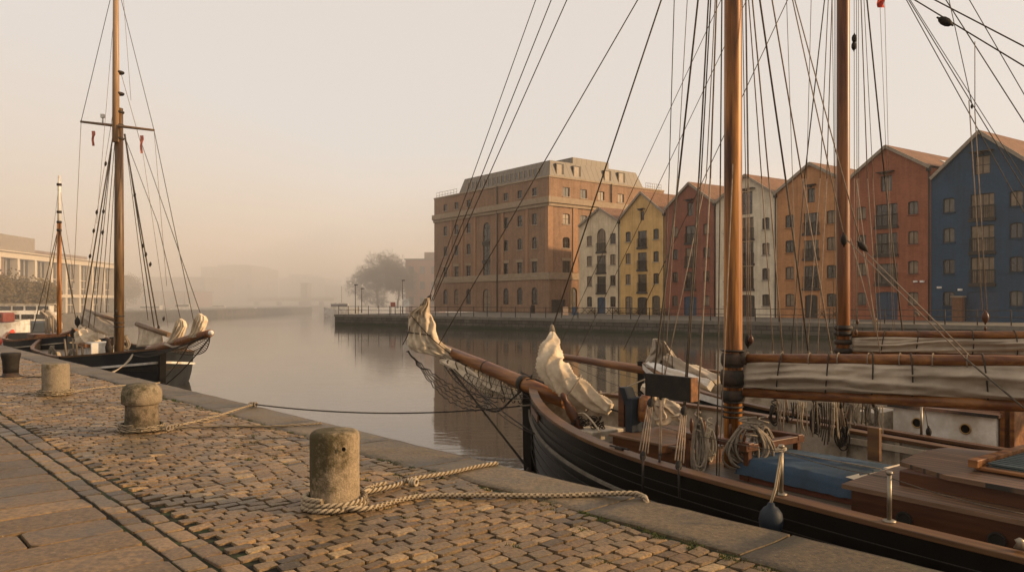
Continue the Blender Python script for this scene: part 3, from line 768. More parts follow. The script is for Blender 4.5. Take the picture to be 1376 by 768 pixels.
# mast A
sm = A.px(985, 0); MA = A.at(sm, 0, 0); ZT = 13.5
MB().tube([MA + Z * A.deck, MA + Z * 1, MA + Z * 4, MA + Z * 9, MA + Z * ZT], [.098, .098, .094, .085, .06], 24).build('mast', M_mast, shipA)
mb = MB()
for z, r_, h_ in ((.52, .118, .12), (.70, .125, .16), (.90, .118, .14), (1.06, .122, .02)): mb.lathe([(r_, 0), (r_ + .012, h_ * .3), (r_ + .012, h_ * .7), (r_, h_)], MA + Z * z, 18)
mb.build('mast_collar', M_iron, shipA)
mb = MB()
for k in range(14): mb.lathe([(.106, 0), (.116, .012), (.106, .024)], MA + Z * (.34 + .055 * k) + Vector((.008 * math.sin(k * 2.2), .008 * math.cos(k), 0)), 18)
mb.build('mast_hoops', M_roped, shipA)
# pin rail with belaying pins round the mast
mb = MB()
for sd_ in (1, -1): mb.bar(MA + A.d * -.3 + A.n * sd_ * .42 + Z * .16, MA + A.d * .55 + A.n * sd_ * .42 + Z * .16, .09, .06)
for sd_ in (1, -1):
    for q in (-.25, .5): mb.box(MA + A.d * q + A.n * sd_ * .42 + Z * -.04, (.06, .06, .4), (A.d, A.n, Z))
mb.box(MA + A.d * .5 + Z * .14, (.09, 1.0, .07), (A.d, A.n, Z)); mb.build('pin_rail', M_mahog, shipA, bevel=.006)
for k in range(5):
    p = MA + A.d * (-.22 + .17 * k) + A.n * .42 + Z * .18; MB().lathe([(.011, -.14), (.011, .02), (.02, .04), (.022, .12), (.01, .17)], p, 8).build('belaying_pin', M_mahog, shipA)
# sail bundle between gaff and boom
ab = .6347 + .30; dB_ = Vector((math.sin(ab), -math.cos(ab), 0))
def sail_rig(parent, M0, dd, L, zg0, zg1, zb0, zb1, rg_, rb_, msp, msail, seed, zs=None, x_off=.12):
    g0 = M0 + dd * x_off + Z * zg0; g1 = M0 + dd * L + Z * zg1
    b0 = M0 + dd * x_off + Z * zb0; b1 = M0 + dd * L + Z * zb1
    MB().tube([g0, g0.lerp(g1, .3), g1], [rg_ * .95, rg_, rg_ * .8], 16).build('gaff', msp, parent)
    MB().tube([b0, b0.lerp(b1, .4), b1], [rb_ * .9, rb_ * 1.05, rb_ * .9], 16).build('boom', msp, parent)
    side = dd.cross(Z); mb = MB(); rows = []; N = 130; K = 56
    for i in range(N + 1):
        f_ = i / N; gt = g0.lerp(g1, f_) - Z * (rg_ * .9); bt = b0.lerp(b1, f_) + Z * (rb_ * .8)
        c = (gt + bt) / 2; hh_ = (gt - bt).length / 2 * 1.04; st_ = min(1, .25 + f_ * L / .35)
        row = []
        for k in range(K):
            a = 2 * math.pi * k / K; x = math.cos(a); y = math.sin(a)
            s_ = f_ * L
            wv_ = y + .35 * math.sin(s_ * 1.7 + seed) + .22 * noise.noise(Vector((s_ * 1.1, seed, 3)))
            long_f = 1.35 * noise.noise(Vector((wv_ * 2.5 + seed, s_ * .8, x * .4)))
            fine_f = (1 - 2 * abs(noise.noise(Vector((wv_ * 4.5, s_ * 1.2, seed))))) * .8 - .4
            crs = noise.noise(Vector((y * 2.2 - s_ * 2.1, s_ * 3.4, seed + 7)))
            th = (.105 if x > 0 else .105) * abs(x) ** .75 * (1 if x > 0 else -1) * (1 + .75 * long_f + .4 * fine_f + .4 * crs) * st_
            pin = .012 * math.exp(-((s_ % .62 - .31) / .05) ** 2)
            th *= 1 - pin * 22
            row.append(c + side * th + Z * (y * hh_ * (.9 + .1 * st_) * (1 + .05 * noise.noise(Vector((s_ * 2, seed, x)))) + .012 * long_f))
        rows.append(row)
    ids = mb.grid(rows, closed=True); mb.face(ids[0][::-1]); mb.face(ids[-1])
    fs = mb.build('furled_mainsail', msail, parent)
    s_ = .5
    while s_ < L - .1:
        f_ = (s_ - x_off) / (L - x_off); gt = g0.lerp(g1, f_) + Z * (rg_ + .01); bt = b0.lerp(b1, f_) + Z * .02; c = (gt + bt) / 2; hh_ = (gt - bt).length / 2
        MB().tube([c + side * (.105 * math.cos(a)) + dd * (.03 * math.sin(a + s_)) + Z * hh_ * math.sin(a) for a in [i * 6.2832 / 20 for i in range(21)]], .0075, 6, caps=False).build('sail_tie', M_roped, fs)
        s_ += rnd.uniform(.34, .66)
    return g0, g1, b0, b1
gA = sail_rig(shipA, MA, dB_, 5.2, .99, 1.165, .625, .745, .052, .057, M_spar, M_clothg, 3.0)
mb = MB(); p = MA + dB_ * .1 + Z * .99; mb.lathe([(.075, -.06), (.075, .06)], p, 12, axis=dB_); mb.build('gaff_jaw', M_iron, shipA)
for k in range(7):
    f_ = .08 + k * .055
    q_ = gA[0].lerp(gA[1], f_); MB().tube([q_ + dB_.cross(Z) * (.063 * math.cos(a)) + Z * (.063 * math.sin(a)) for a in [i * 6.2832 / 14 for i in range(15)]], .006, 5, caps=False).build('lacing', M_ropeg, shipA)
# rigging of ship A; mast line in the photo is column 985
def mast_line(parent, M0, x1, y1, x2, y2, yb, Yb, r, m=None, name='shroud', bx=None, top=None):
    """rope from a foot at photo row yb (depth Yb) up to the mast whose axis is M0"""
    mx = CX + F * M0.x / M0.y; k = (x2 - x1) / (y2 - y1)
    if abs(k) > 1e-3: yt = y1 + (mx - x1) / k
    else: yt = -9999
    ztop = H + (HY - yt) / F * M0.y
    if top is None and 3 < ztop < 13.4: T = Vector((M0.x, M0.y, ztop))
    else:
        yt = -700; xt = x1 + k * (yt - y1); T = P(xt, yt, (M0.y + Yb) / 2 if top is None else top)
    xb = x1 + k * (yb - y1) if bx is None else bx
    return line(parent, name, T, P(xb, yb, Yb), r, m), T
# fore stays
for x0, y0, x1, y1, r_, Yb, yb, xb in ((575, 405, 720, 0, .0075, 13.0, 410, 573), (580, 405, 741, 0, .0085, 13.0, 404, 580), (586, 400, 763, 0, .0085, 13.0, 404, 582), (600, 445, 857, 0, .0085, 12.75, 462, 590), (745, 435, 889, 0, .0115, 10.95, 438, 743)):
    mast_line(shipA, MA, x0, y0, x1, y1, yb, Yb, r_, M_rig, 'forestay', bx=xb)
yr = lambda q, t: (A.at(q, t, 0).y)
for (x0, y0, x1, y1, yb, xb, Yb, r_, m_) in (
        (938, 0, 912, 240, 536, 875, 7.55, .0115, M_rig), (952, 0, 939, 240, 544, 919, 7.3, .0095, M_rig), (955, 0, 942, 240, 544, 921, 7.3, .0075, M_rig),
        (963, 0, 954.5, 240, 566, 937, 7.3, .0095, M_rigl), (961, 0, 949, 240, 530, 888, 7.5, .006, M_rigl), (906, 0, 899, 240, 520, 889, 7.7, .0055, M_rig), (923.5, 0, 910, 240, 520, 892, 7.7, .0045, M_rigl),
        (970, 0, 968, 240, 640, 963, 7.9, .0085, M_rig), (988, 100, 984, 240, 640, 966, 7.9, .0075, M_rigl)):
    # a gentle bow in the falls: straight upper part, then the tackle
    T = mast_line(shipA, MA, x0, y0, x1, y1, y1, Yb + .25, r_, m_, 'shroud')[1]
    line(shipA, 'shroud', P(x1, y1, Yb + .25), P(xb, yb, Yb), r_, m_)
deadeye_tackle(shipA, P(874, 541, 7.55), P(864, 612, 7.1), .042, 4, .022)
deadeye_tackle(shipA, P(888, 534, 7.5), P(887, 612, 7.2), .022, 2, .014)
deadeye_tackle(shipA, P(919, 552, 7.3), P(912, 625, 6.85), .042, 4, .022)
for (x, y, x1, y1, Yy) in ((864, 612, 864, 660, 7.05), (912, 628, 913, 668, 6.8), (887, 612, 884, 640, 7.1)):
    MB().tube([P(x, y, Yy), P(x1, y1, Yy - .05)], .011, 6).build('chainplate', M_iron, shipA)
# far-side shrouds of A
for (x0, y0, x1, y1, x2, y2, yb, xb, Yb, r_, m_) in (
        (1006, 0, 1023.5, 240, 1039, 471, 545, 1044, 9.3, .008, M_rigl), (1011, 0, 1033, 240, 1051.5, 471, 550, 1057, 9.2, .010, M_rigl),
        (1021, 0, 1055.6, 240, 1086, 471, 560, 1097, 8.9, .0125, M_rig), (1037.5, 0, 1078, 240, 1117, 471, 565, 1132, 8.7, .0095, M_rigl)):
    T = mast_line(shipA, MA, x0, y0, x1, y1, y1, Yb, r_, m_, 'shroud')[1]
    line(shipA, 'shroud', P(x1, y1, Yb), P(x2, y2, Yb), r_, m_); line(shipA, 'shroud', P(x2, y2, Yb), P(xb, yb, Yb), r_, m_)
    deadeye_tackle(shipA, P(xb - 3, yb - 22, Yb), P(xb + 1, yb + 12, Yb), .034, 3, .02)
for (x0, x1, x2, yb, r_) in ((996, 1002, 1004, 458, .006), (1003.4, 1004.7, 1006, 458, .006), (1004, 1006, 1009.5, 456, .005)):
    line(shipA, 'halyard', P(x0 - 8, -500, 8.6), P(x1, 240, 8.6), r_, M_rigl); line(shipA, 'halyard', P(x1, 240, 8.6), P(x2, yb, 8.6), r_, M_rigl)
block(shipA, P(1005, 458, 8.6), .12); block(shipA, P(1009, 456, 8.55), .09, m=M_mahog)
# topping lift and sheet falls running down to gaff and boom
tl = P(1134, 318, 7.9)
line(shipA, 'topping_lift', P(1065, 0, 8.2), tl, .0075, M_rigl); line(shipA, 'topping_lift', P(986, -330, 8.35), P(1065, 0, 8.2), .0075, M_rigl)
line(shipA, 'topping_lift', tl, P(1297, 481, 6.9), .0075, M_rigl); block(shipA, P(1134, 322, 7.85), .11)
line(shipA, 'topping_lift', P(1297, 481, 6.9), P(1376, 548, 6.3), .0095, M_rig)
t2 = P(1159, 334, 7.7)
line(shipA, 'peak_halyard', P(1068, 0, 8.1), t2, .0075, M_rigl); line(shipA, 'peak_halyard', P(984, -310, 8.35), P(1068, 0, 8.1), .0075, M_rigl)
line(shipA, 'peak_halyard', t2, P(1303, 478, 7.0), .0075, M_rigl); block(shipA, P(1159, 331, 7.68), .11, (1, 0, -1))
block(shipA, P(1232, 421, 7.3), .05, (1, 0, -1), M_ropeg)
for (a_, b__) in (((1151, 242), (1176, 446)), ((1160, 336), (1183, 474)), ((1143, 320), (1174, 436))):
    line(shipA, 'fall', P(*a_, 7.9), P(*b__, 7.5), .006, M_rigl)
# side light board lashed to the shrouds
q0, q1 = 3.756, 4.26
lb = A.at((q0 + q1) / 2, 1.45, H - (516.5 - HY) / F * 7.35)
MB().box(lb, (.58, .05, .215), (A.d, A.n, Z)).build('light_board', M_dark, shipA, bevel=.004)
MB().box(lb + A.d * .292 , (.012, .09, .215), (A.d, A.n, Z)).build('light_board_end', M_spar, shipA)
# deckhouse
dk = A.deck
def rbox(mb, q0, q1, t0, t1, z0, z1, camber=.0):
    mb.box(A.at((q0 + q1) / 2, (t0 + t1) / 2, (z0 + z1) / 2), (q1 - q0, t1 - t0, z1 - z0), (A.d, A.n, Z)); return mb
dhm = rbox(MB(), 5.55, 9.6, -.85, 1.03, dk - .02, .10).build('coachroof', M_mahog, shipA, bevel=.01)
def camber_roof(q0, q1, t0, t1, z, h_, rnd_=0):
    mb = MB(); rows = []; K = 14
    for i in range(9):
        q = q0 + (q1 - q0) * i / 8; e = rnd_ * (1 - min(1, i / 1.5)) ** 2
        rows.append([A.at(q, t0 + e + (t1 - t0 - 2 * e) * k / K, z + h_ * (1 - (2 * k / K - 1) ** 2)) for k in range(K + 1)])
    mb.grid(rows)
    rows2 = [[p - Z * .035 for p in r_] for r_ in rows]; mb.grid([r_[::-1] for r_ in rows2])
    mb.grid([[r_[0] for r_ in rows], [r_[0] for r_ in rows2]], smooth=False); mb.grid([[r_[-1] for r_ in rows2], [r_[-1] for r_ in rows]], smooth=False); mb.grid([rows2[0], rows[0]], smooth=False)
    return mb
camber_roof(5.5, 9.7, -.9, 1.08, .135, .03).build('lower_roof', M_roofA, dhm)
rbox(MB(), 5.82, 9.5, -.55, .80, .13, .265).build('upper_coaming', M_mahog, dhm, bevel=.01)
camber_roof(5.74, 9.5, -.6, .88, .30, .035, .25).build('upper_roof', M_roofA, dhm)
skl = rbox(MB(), 6.30, 7.9, -.30, .62, .33, .355).build('skylight', M_spar, shipA, bevel=.006)
M_slat = pmat('skylight_glass', (.02, .035, .036), (.05, .07, .07), 4, .12, 0, spec=.8)
rbox(MB(), 6.36, 7.84, -.24, .56, .356, .364).build('pane', M_slat, skl)
mb = MB()
for k in range(11): rbox(mb, 6.36, 7.84, -.225 + k * .073, -.185 + k * .073, .372, .384)
mb.build('guard_bars', pmat('teal_slat', (.045, .06, .062), (.075, .095, .095), 6, .6, .1), skl)
rbox(MB(), 6.27, 6.34, -.34, .66, .35, .41).build('end_rail', M_spar, skl, bevel=.006)
for q in (5.98, 6.62, 7.4):
    pc = A.at(q, 1.035, -.05); MB().lathe([(.062, 0), (.062, .012), (.045, .016), (.043, .006)], pc, 20, axis=A.n).build('porthole', M_dark, dhm)
strip = MB(); rbox(strip, 5.5, 9.6, 1.03, 1.10, dk, dk + .05); strip.build('margin_plank', M_steel if False else M_deckA, shipA)
# blue covered tender/hatch
cov = thing('covered_skylight', 'low red-brown skylight box on the near deck beneath a faded blue tarpaulin', 'skylight', A.at(4.6, 0, dk))
MB().box(A.at(4.62, -.02, dk + .08), (1.2, .92, .17), (A.d, A.n, Z)).build('box', pmat('red_brown', (.10, .03, .015), (.16, .05, .025), 6, .6, .2), cov, bevel=.01)
M_tarp = pmat('blue_tarp', (.024, .048, .078), (.038, .07, .108), 3, .8, .3, .006, dirt=(.022, .036, .05))
crease(M_tarp, 5, .015, .6)
mb = MB(); rows = []; NQ, NT = 40, 34
for i in range(NQ + 1):
    row = []
    for k in range(NT + 1):
        x = -1 + 2 * i / NQ; y = -1 + 2 * k / NT
        ex = min(1, (1 - abs(x)) / .08); ey = min(1, (1 - abs(y)) / .12)
        z = dk + .235 + .045 * (1 - abs(y)) - .15 * (1 - min(ex, ey)) ** 1.2 + .012 * noise.noise(Vector((x * 2, y * 3, 1))) + .008 * noise.noise(Vector((x * 7, y * 5, 1)))
        row.append(A.at(4.62 + x * (.64 - .01 * (1 - ey)), -.02 + y * (.50), z))
    rows.append(row)
mb.grid(rows); tp = tag(mb.build('tarpaulin', M_tarp), 'faded blue tarpaulin stretched over the low skylight box', 'tarpaulin')
mb = MB(); mb.tube([A.at(4.0, 0, dk + .29), A.at(5.25, .0, dk + .29)], .006, 6); mb.build('ridge_line', M_ropeg, tp)
mb = MB(); mb.poly([A.at(5.16, .44, dk + .262), A.at(5.35, .42, dk + .235), A.at(5.35, -.5, dk + .235), A.at(5.18, -.5, dk + .265)]); mb.poly([A.at(5.35, .42, dk + .235), A.at(5.37, .42, dk + .12), A.at(5.37, -.5, dk + .12), A.at(5.35, -.5, dk + .235)])
tag(mb.build('canvas_flap', M_cloth), 'cream canvas strip lying over the end of the blue tarpaulin', 'canvas')
# stanchions, lifeline, fender
for (x, yt, yb, r_, l_) in ((1050, 601, 671, .016, 0), (1195, 637, 707, .016, 0)):
    q = A.px(x, 1.58); b_ = A.at(q, 1.58, A.z(q) + .03); tpz = H - (yt - HY) / F * b_.y
    st_ = MB().tube([b_, Vector((b_.x, b_.y, tpz))], r_, 10).build('stanchion', M_steel, shipA)
    MB().lathe([(.045, 0), (.045, .012), (.025, .02)], b_, 12).build('foot_plate', M_steel, st_)
    MB().lathe([(.02, 0), (.026, .012), (.02, .024)], Vector((b_.x, b_.y, tpz)), 10).build('cap', M_steel, st_)
q1_, q2_ = A.px(1050, 1.58), A.px(1195, 1.58)
pa = A.at(q1_, 1.58, H - (606 - HY) / F * A.at(q1_, 1.58, 0).y); pb = A.at(q2_, 1.58, H - (641 - HY) / F * A.at(q2_, 1.58, 0).y)
pc = P(880, 570, 8.2); pdd = P(1376, 690, 4.9)
for a_, b__ in ((pc, pa), (pa, pb), (pb, pdd)): line(shipA, 'lifeline', a_, b__, .0045, M_rig, .02)
mb = MB()
for k in range(9):
    c = pa + Vector((.02 * math.sin(k * 2.1), .01, .012 * math.cos(k * 1.7) + .012)); mb.tube([c + Vector((.022 * math.cos(a), .022 * math.sin(a), .005 * math.sin(a + k))) for a in [i * 6.2832 / 10 for i in range(11)]], .007, 5, caps=False)
mb.build('lashing', M_rope, shipA)
fd = pa + A.n * .12
fb = P(1036, 697, 5.75)
fen = thing('fender', 'dark blue round fender hanging from a pale lanyard over the black hull side', 'fender', fb)
MB().lathe([(.012, -.125), (.05, -.11), (.083, -.06), (.09, 0), (.08, .05), (.055, .085), (.03, .10), (.022, .125)], fb, 18).build('body', pmat('fender_blue', (.006, .011, .018), (.010, .017, .026), 5, .6, .1), fen)
MB().tube([fb + Z * .12, P(1042, 655, 5.85), P(1049, 612, 5.95)], .011, 8, lobes=3, pitch=.04).build('lanyard', M_laid, fen)
MB().tube([P(1050, 612, 6.0), P(1044, 664, 5.95)], .009, 8, lobes=3, pitch=.04).build('lanyard', M_laidg, fen)
q = A.px(1366, 1.6); mb = MB(); p = A.at(q, 1.55, A.z(q) + .05); mb.lathe([(.035, 0), (.02, .03), (.03, .05), (.008, .065)], p, 12); mb.build('deck_cleat', M_steel, shipA)
mb = MB(); q = 3.45; mb.tube([A.at(q - .13, A.b(q) - .04, A.z(q) + .055), A.at(q + .13, A.b(q) - .04, A.z(q) + .055)], [.010, .010], 8); mb.box(A.at(q, A.b(q) - .04, A.z(q) + .04), (.1, .03, .03), (A.d, A.n, Z)); mb.build('deck_cleat', M_iron, shipA)
# coils of rope at the mast
rope_coil('big tangled rope coil hanging at the foot of the orange mast', P(1006, 570, 7.75), .46, .42, 16, .011, M_ropeg, 1)
rope_coil('smaller dark rope coil on the far side of the orange mast foot', P(1026, 572, 8.1), .36, .22, 10, .010, M_ropeg, 2)
rope_coil('long narrow rope hank hanging left of the mast beside the shroud tackle', P(938, 560, 7.35), .56, .13, 12, .011, M_ropeg, 3)
rope_coil('short rope hank between mast and long hank', P(954, 575, 7.6), .34, .10, 7, .009, M_rope, 4)
for k, (x, y, h_, w_, n_) in enumerate(((1096, 548, .30, .10, 7), (1132, 556, .42, .12, 9), (1040, 545, .24, .09, 6))):
    rope_coil(('dark rope hank below the boom against the white bulwark, second from the mast', 'longest dark rope hank below the boom, third from the mast', 'small dark rope hank below the boom, nearest the mast')[k], P(x, y, 8.8), h_, w_, n_, .009, M_roped, 10 + k)
for k, (x, y0, y1, n_) in enumerate(((1052, 540, 590, 3), (1068, 540, 575, 3), (1080, 540, 596, 4), (1096, 540, 588, 3), (1112, 540, 600, 5), (1124, 540, 592, 4), (1146, 540, 585, 3), (1164, 540, 578, 3), (1186, 545, 584, 2))):
    mb = MB()
    for j in range(n_):
        xx = x + (j - n_ / 2) * 3.2; mb.tube(bez([P(xx, y0, 8.6), P(xx + rnd.uniform(-2, 2), (y0 + y1) / 2, 8.6 + rnd.uniform(-.05, .05)), P(xx + rnd.uniform(-3, 3), y1 - rnd.uniform(0, 14), 8.6)], 5), .007, 5)
    mb.build('hanging_gasket', (M_ropeg, M_roped, M_rope)[k % 3], shipA)
for k, (q, t__, rr__) in enumerate(((2.35, 1.0, .13), (5.25, 1.22, .11), (1.0, .25, .12))):
    c = A.at(q, t__, A.deck + .035); o = MB().tube([Vector((c.x + (rr__ * (.35 + .65 * (i % 60) / 60)) * math.cos(i * .3), c.y + (rr__ * (.35 + .65 * (i % 60) / 60)) * math.sin(i * .3), c.z + .018 * (i // 60))) for i in range(170)], .009, 6).build('rope_coil', M_ropeg)
    tag(o, ('flat rope coil lying on the near side deck by the fore hatch', 'flat rope coil lying on the deck between blue cover and rail', 'flat rope coil lying in the very bow of the nearest boat')[k], 'rope coil', 'rope coils hung on the rigging')
# wooden rack end by the far bulwark
q = 5.0; mb = MB(); mb.box(P(1175, 596, 7.45), (.12, .05, .32), (A.d, A.n, Z)); mb.build('bulwark_post', M_rail, shipA, bevel=.006)
mb = MB(); mb.bar(A.at(3.9, -A.b(4) + .12, dk + .22), A.at(5.1, -A.b(5) + .12, dk + .20), .04, .07); mb.build('spare_plank', M_cream_p, shipA, bevel=.004)
mb = MB()                                                    # carved trail board and hawse on the bow
q = .95; mb.bar(A.at(.75, A.b(.75) + .012, A.z(.75) - .13), A.at(1.35, A.b(1.35) + .02, A.z(1.35) - .12), .02, .085); mb.build('trail_board', M_mahog, shipA)
# line from quay to bow, over the rail
chock = A.at(.45, .52, .38)
l0 = zr(k2, .06); l1 = P(700, 545, 11.3)
t = thing('bow_line', 'slack dark mooring line crossing open water from quay knot to black bow', 'rope', l0, 'mooring ropes on the quay')
MB().tube(sag(l0, l1, .12, 40), .011, 6).build('line', M_roped, t)
MB().tube(bez([l1, P(730, 542, 10.9), P(752, 541, 10.5), P(758, 540, 10.4)], 8), .013, 6).build('line_end', M_ropeg, t)
MB().tube(bez([P(640, 545, 11.9), P(668, 552, 11.6), P(690, 534, 11.3), P(706, 522, 11.15), P(728, 524, 10.8), P(750, 541, 10.5)], 8), .016, 6).build('headrope', M_roped, shipA)
line(shipA, 'guard_line', P(822, 528, 9.9), P(872, 507, 9.3), .010, M_rope)
line(shipA, 'guard_line', P(770, 530, 10.4), P(822, 528, 9.9), .010, M_ropeg)
tag(MB().tube(bez([P(866, 520, 12.9), P(900, 530, 12.2), P(926, 536, 11.5), P(990, 560, 10.5), P(1060, 586, 9.3)], 10), .007, 6).build('mooring_rope', pmat('teal_rope', (.03, .09, .08), (.05, .14, .12), 20, .8, .1)), 'thin teal rope running along the second boat side above the near rail', 'rope', 'mooring ropes on the quay')

# ---- ship B: second boat outside it --------------------------------------------------
B = Ship((2.36, 13.83), .6347, 12.5, 1.42, 3.8, 2.1, .49, .06, 7.5, -.18)
shipB = thing('sailing_ketch', 'second sailing boat beyond the nearest one, black hull, white deckhouse with portholes and darker mast', 'sailing boat', B.at(5, 0, WZ), 'sailing boats moored in the harbour')
hullB = hull_surface(B).build('hull', M_black, shipB)
for sd_ in (1, -1):
    strip_along(B, sd_, .02, B.L, -.04, .012, .12, .035, 60).build('rail_cap', M_rail, shipB, bevel=.005)
    strip_along(B, sd_, .02, 3.0, .012, -.045, .03, .09, 40).build('white_strake', M_white, hullB)
    mb = MB(); rows = []
    for i in range(41):
        q = B.L * i / 40; bb = max(.005, B.b(q) - .06); rows.append([B.at(q, sd_ * bb, B.z(q) - .01), B.at(q, sd_ * bb, B.deck)])
    mb.grid(rows); mb.build('bulwark', M_cream_p, shipB)
deck_mesh(B).build('deck', M_deckA, shipB)
mb = MB(); rows = []
for z_, q in ((.52, -.04), (0, -.03), (-1.3, .02), (-2.1, .1)):
    p = B.at(q, 0, z_); rows.append([p - B.n * .05 - B.d * .05, p + B.n * .05 - B.d * .05, p + B.n * .05 + B.d * .1, p - B.n * .05 + B.d * .1])
mb.grid(rows, closed=True, smooth=False); mb.build('stem_post', M_black, shipB)
bB0 = B.at(.9, 0, .33); bB1 = B.at(-2.45, 0, .49)
MB().tube([bB0, bB0.lerp(bB1, .3), bB1], [.09, .085, .06], 14).build('bowsprit', M_spar, shipB)
for sd_ in (1, -1): line(shipB, 'whisker_stay', bB1, B.at(1.2, sd_ * B.b(1.2), .0), .006, M_roped, .08)
line(shipB, 'bobstay', bB1, B.at(.0, 0, -1.0), .009, M_roped)
YB_ = 13.4
sail_slab([(455, 878, 884), (459, 877, 893), (467, 876, 899), (476, 873, 906), (484, 868, 912), (490, 866, 918), (496, 870, 925)], shipB, M_clothg, 'furled_jib', YB_, .16, 12, lab='tan gathered jib on the second boat bow')
pth, wd_ = wp([(893, 482, 7), (912, 491, 9), (930, 498, 9), (950, 505, 7), (965, 512, 6)], 13.2, 12.4)
cloth(pth, wd_, wd_, M_clothg, 'furled_sail_foot', shipB, seed=40, folds=4, amp=.25)
for (x, y) in ((903, 487), (931, 498)):
    c = P(x, y, 13.0); MB().tube([c + Vector((.02 * math.cos(a), .12 * math.cos(a), .125 * math.sin(a))) for a in [i * 6.2832 / 14 for i in range(15)]], .009, 5).build('lashing', M_roped, shipB)
pth, wd_ = wp([(870, 489, 4), (890, 497, 7), (915, 503, 6), (935, 510, 5), (955, 518, 7)], 13.3, 12.3)
cloth(pth, wd_, wd_, M_white, 'white_cover', shipB, seed=44, folds=4, amp=.2)
sb = B.px(1133, 0); MBm = B.at(sb, 0, 0)
MB().tube([MBm + Z * B.deck, MBm + Z * 2, MBm + Z * 6, MBm + Z * 13], [.092, .09, .085, .06], 22).build('mast', M_mastB, shipB)
mb = MB()
for z in (.75, .88, 1.0, 1.12, 1.2): mb.lathe([(.10, 0), (.125, .02), (.125, .05), (.10, .07)], MBm + Z * z, 16)
mb.build('mast_collar', M_iron, shipB)
gB = sail_rig(shipB, MBm, Vector((math.sin(ab + .05), -math.cos(ab + .05), 0)), 6.4, 1.145, 1.27, .86, .97, .05, .055, M_spar, M_clothg, 8.0)
# white deckhouse
def bb_(mb, q0, q1, t0, t1, z0, z1): mb.box(B.at((q0 + q1) / 2, (t0 + t1) / 2, (z0 + z1) / 2), (q1 - q0, t1 - t0, z1 - z0), (B.d, B.n, Z)); return mb
qa, qb = B.px(1200, .55), B.px(1338, .55)
dh = bb_(MB(), qa, qb, -.75, .55, B.deck, .29).build('deckhouse', M_white, shipB, bevel=.006)
M_lidB = plank_mat('deckhouse_roof', tuple(dA), (.20, .10, .06), (.36, .2, .12), .075)
def roofB(q0, q1, t0, t1, z0, h_):
    mb = MB(); rows = [[B.at(q0 + (q1 - q0) * i / 6, t0 + (t1 - t0) * k / 10, z0 + h_ * (1 - (k / 5 - 1) ** 2)) for k in range(11)] for i in range(7)]
    mb.grid(rows); lo_ = [[p - Z * .04 for p in r_] for r_ in rows]; mb.grid([r_[::-1] for r_ in lo_])
    mb.grid([[r_[0] for r_ in rows], [r_[0] for r_ in lo_]], smooth=False); mb.grid([[r_[-1] for r_ in lo_], [r_[-1] for r_ in rows]], smooth=False)
    mb.grid([lo_[0], rows[0]], smooth=False); mb.grid([rows[-1], lo_[-1]], smooth=False); return mb
roofB(qa - .05, qb + .05, -.8, .6, .325, .04).build('roof', M_lidB, dh)
qh = B.px(1290, .35)
bb_(MB(), qh, qb + .05, -.55, .40, .36, .44).build('sliding_hatch', M_mahog, dh, bevel=.006)
roofB(qh - .03, qb + .08, -.58, .43, .475, .02).build('hatch_lid', M_lidB, dh)
bb_(MB(), qb + .02, qb + .07, -.35, .50, B.deck, .40).build('door', M_spar, dh, bevel=.004)
bb_(MB(), qb + .12, qb + .17, .15, .5, B.deck, .43).build('door', M_spar, dh, bevel=.004)
for x in (1232, 1297):
    q = B.px(x, .56); pt = MB().lathe([(.064, -.01), (.064, .012), (.05, .018), (.05, .008)], B.at(q, .55, .12), 20, axis=B.n).build('porthole', M_brass, dh)
    MB().lathe([(.049, 0), (.049, .012)], B.at(q, .55, .12), 20, axis=B.n).build('pane', M_black, pt)
for (x, yt, yb) in ((1238, 545, 600),):
    q = B.px(x, 1.35); p = B.at(q, 1.35, B.z(q)); MB().tube([p, Vector((p.x, p.y, H - (yt - HY) / F * p.y))], .014, 8).build('stanchion', M_steel, shipB)
    block(shipB, P(1248, 580, p.y), .10); line(shipB, 'fall', P(1243, 546, p.y), P(1247, 576, p.y), .006, M_rig); line(shipB, 'fall', P(1248, 584, p.y), P(1257, 598, p.y), .006, M_rigl)
bb_(MB(), B.px(1150, .3), B.px(1178, .3), -.3, .3, B.deck, .14).build('deck_box', M_cream_p, shipB, bevel=.006)
for k, x in enumerate((1075, 1100, 1118, 1140, 1158, 1172)):
    rope_coil(('loose rope hank at the second boat rail, first of six under the boom', 'pale rope hank second along the far boat rail', 'rope hank third along the far boat rail', 'rope hank fourth along the far boat rail by the cream box', 'rope hank fifth along the far boat rail', 'rope hank last before the white deckhouse')[k], P(x, 540, 9.9), .30 + .04 * (k % 3), .14, 7, .010, M_ropeg if k % 2 else M_rope, 50 + k)
# B rigging
for (x0, y0, x1, y1, r_, Yb, yb, xb) in ((852, 240, 966, 0, .0065, 15.6, 473, 748), (888, 240, 1003, 0, .0065, 15.2, 478, 775), (945, 240, 1058, 0, .0075, 14.0, 470, 838)):
    mast_line(shipB, MBm, x0, y0, x1, y1, yb, Yb, r_, M_rig, 'forestay', bx=xb)
for (x0, x1, xb, yb, Yb, r_, m_) in ((1108, 1081, 1059, 530, 10.6, .0095, M_rig), (1118, 1111, 1095, 540, 10.2, .008, M_rigl), (1113, 1102, 1080, 535, 10.4, .007, M_rigl), (1090, 1084, 1076, 530, 10.3, .005, M_rigl), (1057, 1065, 1073, 530, 10.4, .005, M_rigl),
        (1122, 1122, 1119, 540, 10.3, .006, M_rig), (1157, 1165.6, 1180, 447, 10.8, .0085, M_rigl), (1165, 1189, 1213, 447, 11.0, .0125, M_rig), (1161, 1173, 1184, 447, 11.0, .0055, M_rigl)):
    T = mast_line(shipB, MBm, x0, 0, x1, 240, 240, Yb, r_, m_, 'shroud')[1]
    line(shipB, 'shroud', P(x1, 240, Yb), P(xb, yb, Yb), r_, m_)
